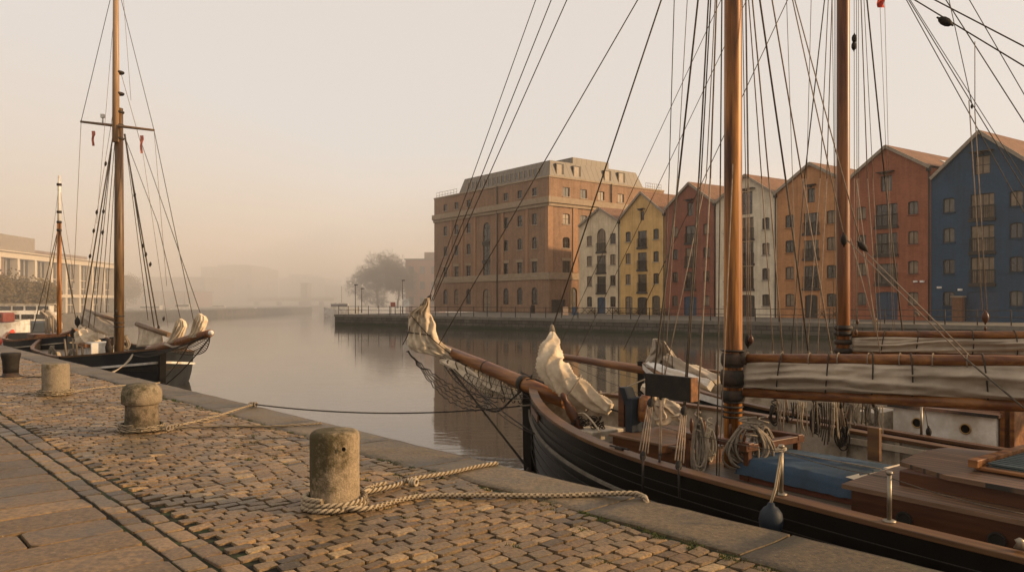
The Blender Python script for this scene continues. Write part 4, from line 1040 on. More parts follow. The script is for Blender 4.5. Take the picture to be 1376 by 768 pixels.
for (x0, x1, x2) in ((1150, 1151.6, 1150), (1153, 1154, 1152), (1147.5, 1148, 1147), (1115, 1121, 1126)):
    line(shipB, 'halyard', P(x0, -300, 10.5), P(x1, 240, 10.5), .005, M_rigl); line(shipB, 'halyard', P(x1, 240, 10.5), P(x2, 450, 10.5), .005, M_rigl)
for (x, y) in ((1148, 52), (1147.5, 62)): block(shipB, P(x, y, 10.4), .11)
for (x, y) in ((1150, 446), (1176, 430), (1152, 432)): block(shipB, P(x, y, 10.4), .07, m=M_mahog)
for (x0, x1) in ((1180, 1192), (1190, 1194.5)):
    line(shipB, 'flag_halyard', P(x0 - 6, -200, 10.6), P(x1, 240, 10.9), .004, M_rigl); line(shipB, 'flag_halyard', P(x1, 240, 10.9), P(x1 + 8, 446, 10.9), .004, M_rigl)
mb = MB(); rows = []
for i in range(9): rows.append([P(1179 + k * 1.6 + math.sin(i * .8) * 1.0, -8 + i * 2.3, 10.7 + .03 * math.sin(i + k)) for k in range(7)])
mb.grid(rows); tag(mb.build('flag', pmat('red_flag', (.45, .05, .03), (.55, .08, .05), 9, .8, .1)), 'small limp red flag at the top edge right of the second mast', 'flag')
def far_line(x0, y0, x1, y1, r_, m=M_rig, nm='peak_halyard', ya=None):
    k = (y1 - y0) / (x1 - x0); yt = y0 + (1137 - x0) * k; xe = 1560; ye = y1 + (xe - x1) * k
    T = P(1137, yt, MBm.y); E_ = P(xe, ye, 8.2)
    line(shipB, nm, T, E_, r_, m)
far_line(1229, 0, 1376, 89, .011); far_line(1256, 0, 1376, 62.5, .011); far_line(1271, 0, 1376, 164, .0085); far_line(1302.6, 0, 1376, 126.6, .007)
far_line(1218, 0, 1301, 150, .0075, nm='topping_lift'); far_line(1221, 0, 1309, 144, .0075, nm='topping_lift'); far_line(1223, 0, 1312, 140, .006, nm='topping_lift')
line(shipB, 'fall', P(1262, -60, 9.5), P(1307, 144, 9.5), .006, M_rig)
block(shipB, P(1270, 29, 9.55), .17, (1, 0, -.5)); 
line(shipB, 'fall', P(1310, 56, 9.2), P(1310, 150, 9.2), .006, M_rigl); line(shipB, 'fall', P(1310, 150, 9.2), P(1326, 418, 9.2), .0075, M_rigl)
line(shipB, 'fall', P(1302, 135, 9.2), P(1320, 418, 9.2), .0075, M_rigl); block(shipB, P(1324, 426, 9.2), .13, m=M_mahog); block(shipB, P(1324, 441, 9.2), .05, m=M_mahog)
block(shipB, P(1306, 143, 9.2), .05)

# ---- ship C: the big two-master bow at the left ----------------------------------------
Cx = Ship((-11.08, 24.3), math.pi + R(38.7), 15.5, 2.15, 5.0, 2.1, .10, -.42, 8, -.62)
Cx.d = Vector((-.625, .78, 0)); Cx.n = Vector((.78, .625, 0))     # +n = seaward side
C = Cx
M_sparC = pmat('spar_wood_pale', (.12, .07, .035), (.2, .125, .065), 10, .5, .2, .004, axis=(0, 0, 1), long=.1, dirt=(.13, .08, .04))
M_mastC = pmat('mast_wood_pale', (.085, .048, .02), (.17, .10, .046), 9, .45, .2, .004, axis=(0, 0, 1), long=.1, dirt=(.05, .027, .012))
shipC = thing('sailing_schooner', 'black schooner moored bow on at the left quay, single tall mast with crosstrees', 'sailing boat', C.at(6, 0, WZ), 'sailing boats moored in the harbour')
M_hullC = pmat('hull_dark_blue', (.010, .012, .015), (.018, .021, .025), 2, .5, .15, dirt=(.024, .026, .028), spec=.12)
hullC = hull_surface(C, 50, -2.0).build('hull', M_hullC, shipC)
for sd_ in (1, -1):
    strip_along(C, sd_, .02, C.L, -.03, .015, .14, .06, 50).build('rail_cap', M_rail, shipC)
    strip_along(C, sd_, .1, C.L, .02, -.42, .06, .07, 50).build('white_strake', M_white, hullC)
    mb = MB(); rows = []
    for i in range(41):
        q = C.L * i / 40; bb = max(.005, C.b(q) - .06); rows.append([C.at(q, sd_ * bb, C.z(q) - .01), C.at(q, sd_ * bb, C.deck)])
    mb.grid(rows); mb.build('bulwark', M_dark, shipC)
deck_mesh(C).build('deck', M_deckA, shipC)
mb = MB(); rows = []
for z_, q in ((.15, -.05), (-.5, -.03), (-1.3, .05), (-2, .15)):
    p = C.at(q, 0, z_); rows.append([p - C.n * .09 - C.d * .08, p + C.n * .09 - C.d * .08, p + C.n * .09 + C.d * .15, p - C.n * .09 + C.d * .15])
mb.grid(rows, closed=True, smooth=False); mb.build('stem_post', M_black, shipC)
c0, c1_ = C.at(1.6, 0, -.05), C.at(-4.8, 0, .76)
MB().tube([c0, c0.lerp(c1_, .35), c1_], [.16, .15, .10], 14).build('bowsprit', M_mastB, shipC)
MB().lathe([(.07, 0), (.075, .05), (.06, .1), (.02, .14)], c1_, 12, axis=(c1_ - c0)).build('bowsprit_cap', M_white, shipC)
line(shipC, 'bobstay', c1_ - Z * .1, C.at(0, 0, -1.1), .022, M_roped, .12); line(shipC, 'bobstay', c0.lerp(c1_, .75), C.at(0, 0, -.9), .016, M_roped, .1)
for sd_ in (1, -1):
    e = C.at(.8, sd_ * C.b(.8), -.1); netm = MB()
    P0 = [c1_.lerp(e, k / 18) + sd_ * C.n * .3 * math.sin(math.pi * k / 18) - Z * .28 * math.sin(math.pi * k / 18) for k in range(19)]; C0 = [c1_.lerp(c0, .7 * k / 18) - Z * .1 for k in range(19)]
    netm.tube(P0, .014, 5)
    for k in range(18): netm.tube([C0[k], P0[k + 1]], .008, 4); netm.tube([C0[k + 1], P0[k]], .008, 4)
    for f_ in (.33, .66): netm.tube([C0[k].lerp(P0[k], f_) for k in range(19)], .008, 4)
    netm.build('bowsprit_net', M_roped, shipC)
sail_slab([(421, 267, 270), (425, 264, 276), (431, 261, 279), (438, 259, 277), (446, 256, 273), (453, 252, 270)], shipC, M_cloth, 'furled_jib', 21.3, .13, 51, lab='pale jib bundle on the very end of the bowsprit')
sail_slab([(428, 242, 244), (432, 237, 249), (438, 235, 251), (446, 232, 248), (453, 228, 245), (460, 222, 240)], shipC, M_cloth, 'furled_jib', 22.9, .14, 52, lab='pale jib bundle halfway along the bowsprit')
pth, wd_ = wp([(226, 462, 5), (240, 464, 6), (255, 458, 6), (266, 451, 4)], 23.5, 21.6)
cloth(pth, wd_, wd_, M_clothg, 'furled_sail_foot', shipC, seed=55, folds=4, amp=.3)
sC = C.px(160, 0); MC = C.at(sC, 0, 0)
MB().tube([MC + Z * C.deck, MC + Z * 4, MC + Z * 8.9], [.175, .17, .14], 18).build('mast', M_mastC, shipC)
tmx = MC + Vector((-.06, -.12, 0))
MB().tube([tmx + Z * 7.6, tmx + Z * 11, tmx + Z * 16], [.13, .115, .08], 16).build('topmast', pmat('topmast_wood', (.26, .16, .085), (.36, .23, .13), 9, .4, .1, axis=(0, 0, 1), long=.1), shipC)
mb = MB()
for z in (7.7, 8.2, 8.7, 9.4, 10.2, 1.0, .75, .6): MB().lathe([(.15, 0), (.185, .03), (.185, .08), (.15, .1)], MC + Z * z, 14).build('iron_band', M_iron, shipC)
yd0, yd1 = P(108.5, 163.5, 29.1), P(207, 175, 28.6)
MB().tube([yd0, yd0.lerp(yd1, .5), yd1], [.045, .06, .045], 10).build('crosstree', M_sparC, shipC)
mb = MB(); mb.tube([P(138, 158, 29), P(138, 166, 29)], .03, 8); mb.box(P(138, 156, 29), (.12, .12, .14)); mb.build('masthead_lamp', M_white, shipC)
for (x0, y0, x1, y1, mk, r_) in (
        (148, 0, 109, 163, 0, .014), (109, 163, 99, 380, 0, .012), (163, 0, 207, 175, 0, .014), (207, 175, 260, 430, 0, .014), (166, 0, 176, 135, 0, .009),
        (154, 170, 110, 435, 0, .03), (152, 180, 119, 440, 0, .022), (156, 170, 135, 420, 0, .016), (158, 168, 143, 420, 0, .014), (150, 200, 126, 440, 0, .016),
        (168, 180, 208, 445, 0, .026), (167, 180, 215, 452, 0, .03), (168, 185, 199, 430, 0, .016), (170, 190, 212, 300, 0, .014), (212, 300, 243, 430, 0, .016),
        (190, 192, 269, 420, 0, .014), (163, 100, 189, 192, 0, .012), (207, 175, 224, 384, 0, .01), (152, 150, 112, 400, 0, .01), (153, 20, 130, 300, 0, .009), (190, 192, 226, 440, 0, .009)):
    ya = 29.0 if x1 < 200 else 28.5
    yb_ = 28.3 if x1 <= 226 else 23.5
    if x1 in (260, 269): yb_ = 21.6
    if (x0, y0) == (207, 175) and x1 == 260: pass
    line(shipC, 'stay' if x1 > 226 or y1 < 200 else 'shroud', P(x0, y0, ya), P(x1, y1, yb_ if y1 > 200 else ya), r_, M_rig if r_ > .013 else M_rigl)
for (x, y) in ((142, 220), (130, 285), (139, 284), (126, 310), (181, 262), (196, 342), (192, 330), (202, 355), (220, 428), (156, 418), (138, 312), (213, 440), (121, 344)): block(shipC, P(x, y, 28.2), .15, (.15, 0, 1))
# heads of the shrouds: tackles down at the rail
for (x, y) in ((104, 432), (112, 450), (98, 448)): block(shipC, P(x, y, 31), .34)
for (x, ya_, yb_) in ((97, 440, 476), (102, 445, 480), (109, 440, 478), (87, 455, 478), (115, 440, 478), (73, 470, 478)): MB().tube([P(x, ya_, 31), P(x + 2, yb_, 31)], .04, 6).build('deadeye_lanyard', M_ropeg, shipC)
dmid = P(116, 418, 30.3)
# gaff with sail going back, boom stump with jib to the right of the mast
MB().tube([P(115, 417, 31.5), P(158, 431, 29.2)], .075, 10).build('gaff', M_sparC, shipC)
pth, wd_ = wp([(112, 427, 9), (124, 432, 10), (138, 438, 10), (150, 443, 8), (157, 444, 6)], 31.3, 29.3)
cloth(pth, wd_, [q * .5 for q in wd_], M_clothg, 'furled_mainsail', shipC, seed=61, folds=5, amp=.2)
MB().tube([P(184, 435, 27.5), P(228, 450, 24.8)], .085, 10).build('boom', M_sparC, shipC)
mb = MB(); rows = []
for i in range(13):
    f_ = i / 12; top = P(185 + 35 * f_, 437 + 13 * f_, 27.4 - 2 * f_); bot = P(184 + 33 * f_, 466 - 4 * f_, 27.4 - 2 * f_)
    rows.append([top.lerp(bot, k / 8) + Vector((0, .08 * math.sin(i * .9 + k * .5), 0)) for k in range(9)])
mb.grid(rows); o = mb.build('staysail', M_cloth, shipC); sd__ = o.modifiers.new('thick', 'SOLIDIFY'); sd__.thickness = .01
pth, wd_ = wp([(105, 445, 6), (112, 452, 10), (122, 458, 12), (130, 462, 7)], 30)
tag(cloth(pth, wd_, wd_, M_cloth, 'canvas_heap', None, seed=65, folds=6, amp=.35), 'pale crumpled sail heap on the left schooner deck behind its mast', 'canvas')
mb = MB(); mb.box(P(134, 468, 29.5), (1.2, .8, .5), (C.d, C.n, Z)); mb.build('deckhouse', M_white, shipC, bevel=.02)
mb = MB(); mb.box(P(124, 463, 29.6), (1.5, .75, .12), (C.d, C.n, Z)); mb.build('deckhouse_roof', M_spar, shipC)
mb = MB(); mb.lathe([(.12, -.3), (.15, 0), (.1, .2), (.14, .3)], P(147, 466, 28), 10); mb.box(P(151, 458, 28), (.14, .14, .3)); mb.build('windlass', M_iron, shipC)
mb = MB(); mb.tube([C.at(4.5, -C.b(4.5) - .06, -.3), C.at(4.5, -C.b(4.5) - .1, -1.2)], .05, 8); mb.build('fender_bar', M_black, shipC)
o = MB().lathe([(.02, -.2), (.13, -.12), (.17, 0), (.12, .14), (.02, .18)], P(77, 478, 31), 14).build('fender', M_rope); tag(o, 'round pale rope fender on the left schooner rail near the quay', 'fender')
for k, (x, y) in enumerate(((70, 476), (97, 480), (168, 462))):
    rope_coil(('rope hank at the left schooner rail beside the round fender', 'rope hank at the schooner shrouds near the quay', 'rope hank at the foot of the left schooner mast')[k], P(x, y - 10, 30), .55, .3, 7, .03, M_ropeg, 70 + k)
t = thing('mooring_rope', 'pale slack double line from left schooner bow rail down to the quay edge', 'rope', P(150, 502, 20), 'mooring ropes on the quay')
for k in range(2): MB().tube(bez([P(181, 471, 25.5), P(172 + 2 * k, 484, 23), P(160, 495, 21), P(146 + 4 * k, 501.5, 19.2)], 8), .016, 6).build('line', M_rope, t)
def pennant(lab, x, y, h_, Yy):
    mb = MB(); rows = []
    for i in range(9): rows.append([P(x + (k - 1) * (1.6 if i < 3 else 1.1) + .5 * math.sin(i), y + h_ * i / 8, Yy + .04 * math.sin(i * 1.5 + k)) for k in range(4)])
    mb.grid(rows); tag(mb.build('pennant', pmat('pennant_red', (.42, .10, .06), (.5, .18, .12), 9, .8, .1)), lab, 'flag', 'pennants under the crosstrees')
pennant('small red pennant hanging under the left end of the crosstree', 124.5, 176, 20, 29); pennant('small red pennant hanging under the right end of the crosstree', 189.5, 182, 24, 28.7)

# ---- ship D: small cutter with orange mast -----------------------------------------------
D = Ship((-20.4, 35.2), 0, 9.5, 1.5, 3.4, 2.1, .05, -.35, 6, -.6)
D.d = Vector((-.66, .75, 0)).normalized(); D.n = Vector((.75, .66, 0)).normalized()
qm = D.px(79.5, 0)
shipD = thing('sailing_cutter', 'small dark cutter with a thin orange mast moored behind the left schooner', 'sailing boat', D.at(4, 0, WZ), 'sailing boats moored in the harbour')
hullD = hull_surface(D, 36, -1.9).build('hull', M_hullC, shipD)
for sd_ in (1, -1):
    strip_along(D, sd_, .02, D.L, -.03, .015, .14, .09, 30).build('rail_cap', M_spar, shipD); strip_along(D, sd_, .1, D.L, .02, -.32, .05, .05, 30).build('white_strake', M_cream_p, hullD)
deck_mesh(D).build('deck', M_deckA, shipD)
MD = D.at(3.6, 0, 0); MD = Vector(((79.5 - CX) / F * MD.y, MD.y, 0))
zt = H + (HY - 236) / F * MD.y; zs_ = H + (HY - 300) / F * MD.y
MB().tube([MD + Z * D.deck, MD + Z * zs_], [.11, .10], 14).build('mast', M_mast, shipD)
MB().tube([MD + Z * (zs_ - .4), MD + Z * (zt - .6), MD + Z * zt], [.085, .07, .055], 12).build('topmast', M_white, shipD, label='white painted topmast')
mb = MB()
for z in (zs_ - .4, zs_, zs_ + .5, zt - .5): MB().lathe([(.11, 0), (.12, .08), (.11, .12)], MD + Z * z, 12).build('iron_band', M_iron, shipD)
for (x, y, dx) in ((44, 445, 0), (104, 440, 0), (60, 420, 0), (98, 400, 0)):
    line(shipD, 'shroud', MD + Z * (zs_ - .1), P(x, y, MD.y + (1 if x < 80 else -1)), .025, M_rig)
for (x, y) in ((60, 400), (100, 380)): line(shipD, 'stay', MD + Z * (zt - .4), P(x, y, MD.y), .010, M_rigl)
pth, wd_ = wp([(56, 418, 4), (66, 424, 5), (74, 434, 7), (78, 444, 6)], 39)
cloth(pth, wd_, wd_, M_clothg, 'furled_mainsail', shipD, seed=71, folds=5, amp=.25)
MB().box(D.at(5.3, 0, D.deck + .3), (1.8, 1.2, .55), (D.d, D.n, Z)).build('cabin', M_mahog, shipD, bevel=.02)
for x in (62, 66, 71): MB().tube([P(x, 424, 38.5), P(x, 448, 38.5)], .05, 6).build('hanging_line', M_ropeg, shipD)
MB().tube([D.at(1.2, 0, .05), D.at(-1.8, 0, .35)], [.09, .06], 10).build('bowsprit', M_spar, shipD)

# ---- motor ferry, red boat, distant boats ---------------------------------------------------
fy = thing('passenger_ferry', 'white two deck passenger ferry with window rows behind the cutter', 'ferry', P(45, 446, 72), None)
F0 = P(34, 443, 72); fx = Vector((.92, .39, 0)).normalized(); fn = Vector((-fx.y, fx.x, 0))
def fbox(mb, x0, x1, y0, y1, z0, z1): mb.box(Vector((F0.x, F0.y, 0)) + fx * (x0 + x1) / 2 + fn * (y0 + y1) / 2 + Z * (z0 + z1) / 2, (x1 - x0, y1 - y0, z1 - z0), (fx, fn, Z)); return mb
fbox(MB(), -3.4, 2.6, -1.3, 1.3, -1.4, -.2).build('hull', pmat('ferry_hull', (.03, .04, .05), (.05, .06, .07), 3, .5, .1), fy, bevel=.2)
fbox(MB(), -2.6, 2.4, -1.2, 1.2, -.2, .6).build('lower_cabin', M_white, fy, bevel=.05)
fbox(MB(), -2.0, 2.2, -1.1, 1.1, .6, 1.35).build('upper_cabin', M_white, fy, bevel=.05)
fbox(MB(), -2.3, 2.5, -1.25, 1.25, 1.35, 1.42).build('roof', M_cream_p, fy)
M_gl = pmat('dark_glass', (.02, .02, .018), (.03, .028, .024), 2, .08, 0, spec=.8)
for k in range(4):
    fbox(MB(), -2.4 + k * 1.15, -1.4 + k * 1.15, -1.24, -1.19, -.02, .42).build('window', M_gl, fy)
    fbox(MB(), -1.8 + k * 1.0, -.95 + k * 1.0, -1.14, -1.09, .8, 1.2).build('window', M_gl, fy)
fbox(MB(), -2.6, 2.4, -1.27, -1.21, -.55, -.3).build('blue_stripe', pmat('blue_stripe', (.08, .13, .22), (.1, .16, .26), 3, .5, 0), fy)
rb = thing('motor_boat', 'dark red cabin motor boat at the far left edge', 'motor boat', P(2, 440, 66))
R0 = Vector((P(2, 440, 66).x, 66, 0))
MB().box(R0 + Vector((-.3, 0, .25)), (2.0, 1.6, .85)).build('cabin', pmat('dark_red_paint', (.14, .03, .02), (.2, .05, .035), 3, .5, .1), rb, bevel=.15)
rb_later = True
MB().box(R0 + Vector((-.2, -.82, .4)), (1.4, .04, .3)).build('window', M_gl, rb)
o = MB().lathe([(.05, -.6), (.45, -.35), (.5, -.1), (.28, .25), (.05, .6)], P(14, 456, 44), 16, axis=(.25, 0, 1)).build('marker_buoy', pmat('buoy_red', (.62, .07, .035), (.7, .12, .06), 4, .5, .1)); tag(o, 'bright red-orange cone buoy beside the far left boats', 'buoy')
t = thing('rowing_boat', 'low tan wooden boat alongside the quay at the left edge', 'boat', P(5, 468, 45))
def small_hull(parent, c, ax, L, Bm, z0, h_, m, name='hull'):
    ax = Vector(ax).normalized(); sdv = Vector((-ax.y, ax.x, 0)); mb = MB(); rows = []
    for i in range(17):
        f_ = i / 16; w_ = Bm / 2 * (1 - abs(2 * f_ - 1) ** 2.6) + .03; zz = z0 + h_ * (1 + .3 * (2 * f_ - 1) ** 2)
        p = Vector((c.x, c.y, 0)) + ax * (f_ - .5) * L
        rows.append([p + sdv * w_ * .95 + Z * (zz - .05), p + sdv * w_ + Z * zz, p + sdv * w_ * .8 + Z * z0, p - sdv * w_ * .8 + Z * z0, p - sdv * w_ + Z * zz, p - sdv * w_ * .95 + Z * (zz - .05)])
    mb.grid(rows, closed=True, smooth=False); return mb.build(name, m, parent)
small_hull(rb, R0, (1, .15, 0), 4.6, 1.9, WZ - .1, 1.15, M_white)
small_hull(t, P(5, 468, 45), (.9, -.1, 0), 6.5, 1.9, WZ - .1, .85, M_sparC)
for i in (-1, 0, 1): MB().box(Vector((P(5, 468, 45).x + i * 1.5, 45, -.55)), (.2, 1.5, .05)).build('thwart', M_sparC, t)
def cruiser(lab, x, y, L, hgt, ax=(1, .1, 0), mast=0, m=M_white):
    Yy = (H - WZ) * F / (y - HY); c = Vector(((x - CX) / F * Yy, Yy, WZ)); t = thing('motor_cruiser', lab, 'motor boat', c, 'distant boats in the haze')
    ax = Vector(ax).normalized(); small_hull(t, c, ax, L, L * .28, WZ - .05, hgt * .45, m)
    MB().box(c + ax * L * -.05 + Z * hgt * .62, (L * .5, L * .22, hgt * .42), (ax, Vector((-ax.y, ax.x, 0)), Z)).build('cabin', m, t, bevel=.1)
    MB().box(c + ax * L * -.05 + Z * hgt * .68, (L * .46, L * .225, hgt * .16), (ax, Vector((-ax.y, ax.x, 0)), Z)).build('window', M_gl, t)
    if mast: MB().tube([c + Z * hgt * .5, c + Z * mast], .05, 6).build('mast', M_steel, t)
    return t
cruiser('long white boat in the haze just right of the schooner mast', 206, 424, 8, 2.6)
cruiser('white cabin boat further right in the haze behind the furled jib', 248, 423, 6, 3.0, mast=5)
cruiser('small pale boat far away in the haze left of the bridge', 296, 419, 7, 2.4)
cruiser('faint pale boat low on the water near the bridge', 335, 421, 8, 1.8)
cruiser('small white motor boat moored at the far quay corner', 459, 424.5, 7, 3.2, mast=6)

# ------------------------------------------------------------------ far quay
fq = [Vector((-22.4, 97, 0)), Vector((33.4, 50, 0))]
fdv = (fq[1] - fq[0]).normalized(); fnn = Vector((-fdv.y, fdv.x, 0))   # fnn points inland
if fnn.y < 0: fnn = -fnn
FE = fq[1] + fdv * 60
mb = MB(); top = [fq[0], FE, FE + fnn * 160 + fdv * 40, fq[0] + fnn * 150 - fdv * 10 + Vector((12, 0, 0))]
mb.poly(top); M_pave = pmat('far_paving', (.10, .085, .068), (.15, .13, .10), 1.2, .9, .3, .02)
struct(mb.build('far_quay_paving', M_pave, loc=(0, 0, 0)))
mb = MB()
for a_, b__ in ((fq[0], FE), (fq[0] + fnn * 150 - fdv * 10 + Vector((12, 0, 0)), fq[0])):
    mb.poly([a_ - Z * .3, b__ - Z * .3, b__ - Z * 3, a_ - Z * 3], uv=[(0, 0), ((b__ - a_).length, 0), ((b__ - a_).length, -2.7), (0, -2.7)])
m, nt, b = base_mat('far_quay_masonry', .9)
uv = nn(nt, 'ShaderNodeUVMap'); uv.uv_map = 'UVMap'; br = nn(nt, 'ShaderNodeTexBrick'); br.inputs['Scale'].default_value = 1; br.inputs['Brick Width'].default_value = .9; br.inputs['Row Height'].default_value = .36; br.inputs['Mortar Size'].default_value = .03
br.inputs['Color1'].default_value = (.085, .075, .06, 1); br.inputs['Color2'].default_value = (.13, .112, .09, 1); br.inputs['Mortar'].default_value = (.03, .027, .02, 1); nt.links.new(uv.outputs[0], br.inputs[0])
tcc = nn(nt, 'ShaderNodeTexCoord').outputs['Object']
c = mix(nt, .8, br.outputs[0], ramp(nt, noise_tex(nt, tcc, .8, 6, .7), [(.3, (.35, .35, .28)), (.7, (1, 1, 1))]), 'MULTIPLY')
spz = nn(nt, 'ShaderNodeSeparateXYZ'); nt.links.new(tcc, spz.inputs[0]); az = nn(nt, 'ShaderNodeMath', operation='MULTIPLY_ADD'); nt.links.new(noise_tex(nt, tcc, .7, 5, .7), az.inputs[0]); az.inputs[1].default_value = -.9; nt.links.new(spz.outputs['Z'], az.inputs[2])
fz = nn(nt, 'ShaderNodeMapRange'); nt.links.new(az.outputs[0], fz.inputs[0]); fz.inputs[1].default_value = -1.35; fz.inputs[2].default_value = -1.6
c = mix(nt, fz.outputs[0], c, (.028, .032, .014))
nt.links.new(c, b.inputs['Base Color']); bump(nt, b, br.outputs['Fac'], -.6, .05)
struct(mb.build('far_quay_wall', m, loc=(0, 0, 0)))
mb = MB(); mb.box((fq[0] + FE) / 2 - Z * .148 + fnn * .22, ((FE - fq[0]).length + .1, .6, .30), (fdv, fnn, Z)); struct(mb.build('far_quay_coping', pmat('cope_far', (.13, .115, .09), (.19, .165, .13), 1.5, .9, .3), loc=(0, 0, 0)))
# railing
rl = thing('quay_railing', 'thin dark post and rail fence along the whole edge of the far quay', 'railing', fq[0])
Lr = (FE - fq[0]).length * .66
mb = MB()
for z in (1.0, .55): mb.tube([fq[0] + fnn * .6 + Z * z, fq[0] + fnn * .6 + fdv * Lr + Z * z], .025, 5)
mb.build('rail', M_iron, rl)
p0 = MB(); p0.tube([fq[0] + fnn * .6, fq[0] + fnn * .6 + Z * 1.08], .04, 6); po = p0.build('post', M_iron, rl)
for k in range(1, 46):
    c_ = po.copy(); COL.objects.link(c_); c_.parent = rl; c_.location = fdv * (k * Lr / 45)

# ------------------------------------------------------------------ buildings
def wall_panel(mb, org, r, outline, holes, inward, reveal=.18, r_=None):
    """wall face with real openings: org + r*s + Z*z, reveals going inward"""
    vs = []; es = []
    for loop in [outline] + holes:
        b0 = len(vs); vs += [Vector(p) for p in loop]; es += [(b0 + i, b0 + (i + 1) % len(loop)) for i in range(len(loop))]
    ov, oe, of, *_ = delaunay_2d_cdt(vs, es, [], 1, 1e-5)
    def inside(p, poly):
        c_ = False; n = len(poly)
        for i in range(n):
            x0, y0 = poly[i]; x1, y1 = poly[(i + 1) % n]
            if (y0 > p[1]) != (y1 > p[1]) and p[0] < (x1 - x0) * (p[1] - y0) / (y1 - y0) + x0: c_ = not c_
        return c_
    W = lambda p, d=0: org + r * p[0] + Z * p[1] + inward * d
    ids = [mb.vert(W(p)) for p in ov]
    for t in of:
        c_ = (sum(ov[i][0] for i in t) / len(t), sum(ov[i][1] for i in t) / len(t))
        if not inside(c_, outline) or any(inside(c_, h_) for h_ in holes): continue
        mb.face([ids[i] for i in t], False, uv=[(ov[i][0], ov[i][1]) for i in t])
    for h_ in holes:
        for i in range(len(h_)):
            a_, b__ = h_[i], h_[(i + 1) % len(h_)]
            mb.face([mb.vert(q) for q in (W(a_), W(b__), W(b__, reveal), W(a_, reveal))], False, uv=[(a_[0], a_[1]), (b__[0], b__[1]), (b__[0] + .1, b__[1]), (a_[0] + .1, a_[1])])
def rect(s, z0, w_, h_): return [(s - w_ / 2, z0), (s + w_ / 2, z0), (s + w_ / 2, z0 + h_), (s - w_ / 2, z0 + h_)]
def arch(s, z0, w_, h_, rise=None, n=6):
    rise = w_ / 2 if rise is None else rise
    out = [(s - w_ / 2, z0), (s + w_ / 2, z0)]
    for i in range(n + 1):
        a = math.pi * i / n; out.append((s + w_ / 2 * math.cos(a), z0 + h_ - rise + rise * math.sin(a)))
    return out
M_paneD = pmat('pane_dark', (.012, .011, .009), (.025, .022, .018), 1.5, .06, 0, spec=.7)
M_paneC = pmat('pane_curtain', (.15, .11, .07), (.24, .18, .12), 1.5, .45, 0, spec=.3)
M_paneM = pmat('pane_mid', (.06, .05, .038), (.10, .083, .062), 1.5, .1, 0, spec=.6)
M_frame = pmat('frame_dark', (.03, .023, .018), (.045, .036, .028), 5, .6, 0)
M_sill = pmat('sill_stone', (.3, .25, .19), (.38, .32, .25), 5, .8, .1)
def window(parent, org, r, inward, hole, nx=2, ny=1, mframe=None, mpane=None, sill=True, name='window', depth=.13, fw=.07, msill=None):
    W = lambda s, z, d=0: org + r * s + Z * z + inward * d
    xs = [p[0] for p in hole]; zs = [p[1] for p in hole]; s0, s1, z0, z1 = min(xs), max(xs), min(zs), max(zs)
    is_arch = len(hole) > 4
    fm = MB()
    inner = []; cx_, cz_ = (s0 + s1) / 2, (z0 + z1) / 2
    for p in hole:
        inner.append((p[0] + (fw if p[0] < cx_ - 1e-4 else -fw if p[0] > cx_ + 1e-4 else 0), p[1] + (fw if p[1] < cz_ else -fw)))
    n = len(hole)
    for i in range(n):
        j = (i + 1) % n
        fm.poly([W(*hole[i], depth - .04), W(*hole[j], depth - .04), W(*inner[j], depth - .04), W(*inner[i], depth - .04)])
        fm.poly([W(*inner[i], depth - .04), W(*inner[j], depth - .04), W(*inner[j], depth + .01), W(*inner[i], depth + .01)])
    for k in range(1, nx):
        s = s0 + (s1 - s0) * k / nx; fm.box(W(s, (z0 + z1) / 2, depth - .012), (fw * .8, .04, z1 - z0 - fw), (r, inward, Z))
    for k in range(1, ny):
        z = z0 + (z1 - z0) * k / ny; fm.box(W((s0 + s1) / 2, z, depth - .014), (s1 - s0 - fw, .036, fw * .7), (r, inward, Z))
    fo = fm.build(name, mframe or M_frame, parent)
    pm = MB(); pm.poly([W(*p, depth) for p in hole]); pm.build('pane', mpane or M_paneD, fo)
    if sill:
        sm_ = MB(); sm_.box(W((s0 + s1) / 2, z0 - .05, -.03), (s1 - s0 + .16, .12, .09), (r, inward, Z)); sm_.build('sill', msill or M_sill, fo)
    return fo
class Plane:
    def __init__(s, org, r): s.o = Vector(org); s.r = Vector(r).normalized()
    def s_at(s, px): k = (px - CX) / F; return (k * s.o.y - s.o.x) / (s.r.x - k * s.r.y)
    def z_at(s, px, py): Y = s.o.y + s.r.y * s.s_at(px); return H + (HY - py) / F * Y
# ---- coloured gabled houses
rw = Vector((.556, -.831, 0)).normalized(); inw = Vector((.831, .556, 0)).normalized()
row_o = Vector((15.7, 93.3, 0)); RP = Plane(row_o, rw)
m, nt, b = base_mat('clay_tiles', .85)
uv = nn(nt, 'ShaderNodeUVMap'); uv.uv_map = 'UVMap'; br = nn(nt, 'ShaderNodeTexBrick'); br.inputs['Scale'].default_value = 1; br.inputs['Brick Width'].default_value = .3; br.inputs['Row Height'].default_value = .25; br.inputs['Mortar Size'].default_value = .02
br.inputs['Color1'].default_value = (.19, .088, .04, 1); br.inputs['Color2'].default_value = (.28, .14, .066, 1); br.inputs['Mortar'].default_value = (.08, .035, .02, 1); nt.links.new(uv.outputs[0], br.inputs[0])
tcc = nn(nt, 'ShaderNodeTexCoord').outputs['Object']
c = mix(nt, .6, br.outputs[0], ramp(nt, noise_tex(nt, tcc, .6, 6, .7), [(.3, (.5, .5, .42)), (.7, (1, 1, 1))]), 'MULTIPLY'); nt.links.new(c, b.inputs['Base Color']); bump(nt, b, br.outputs['Fac'], -.5, .03); M_tile = m
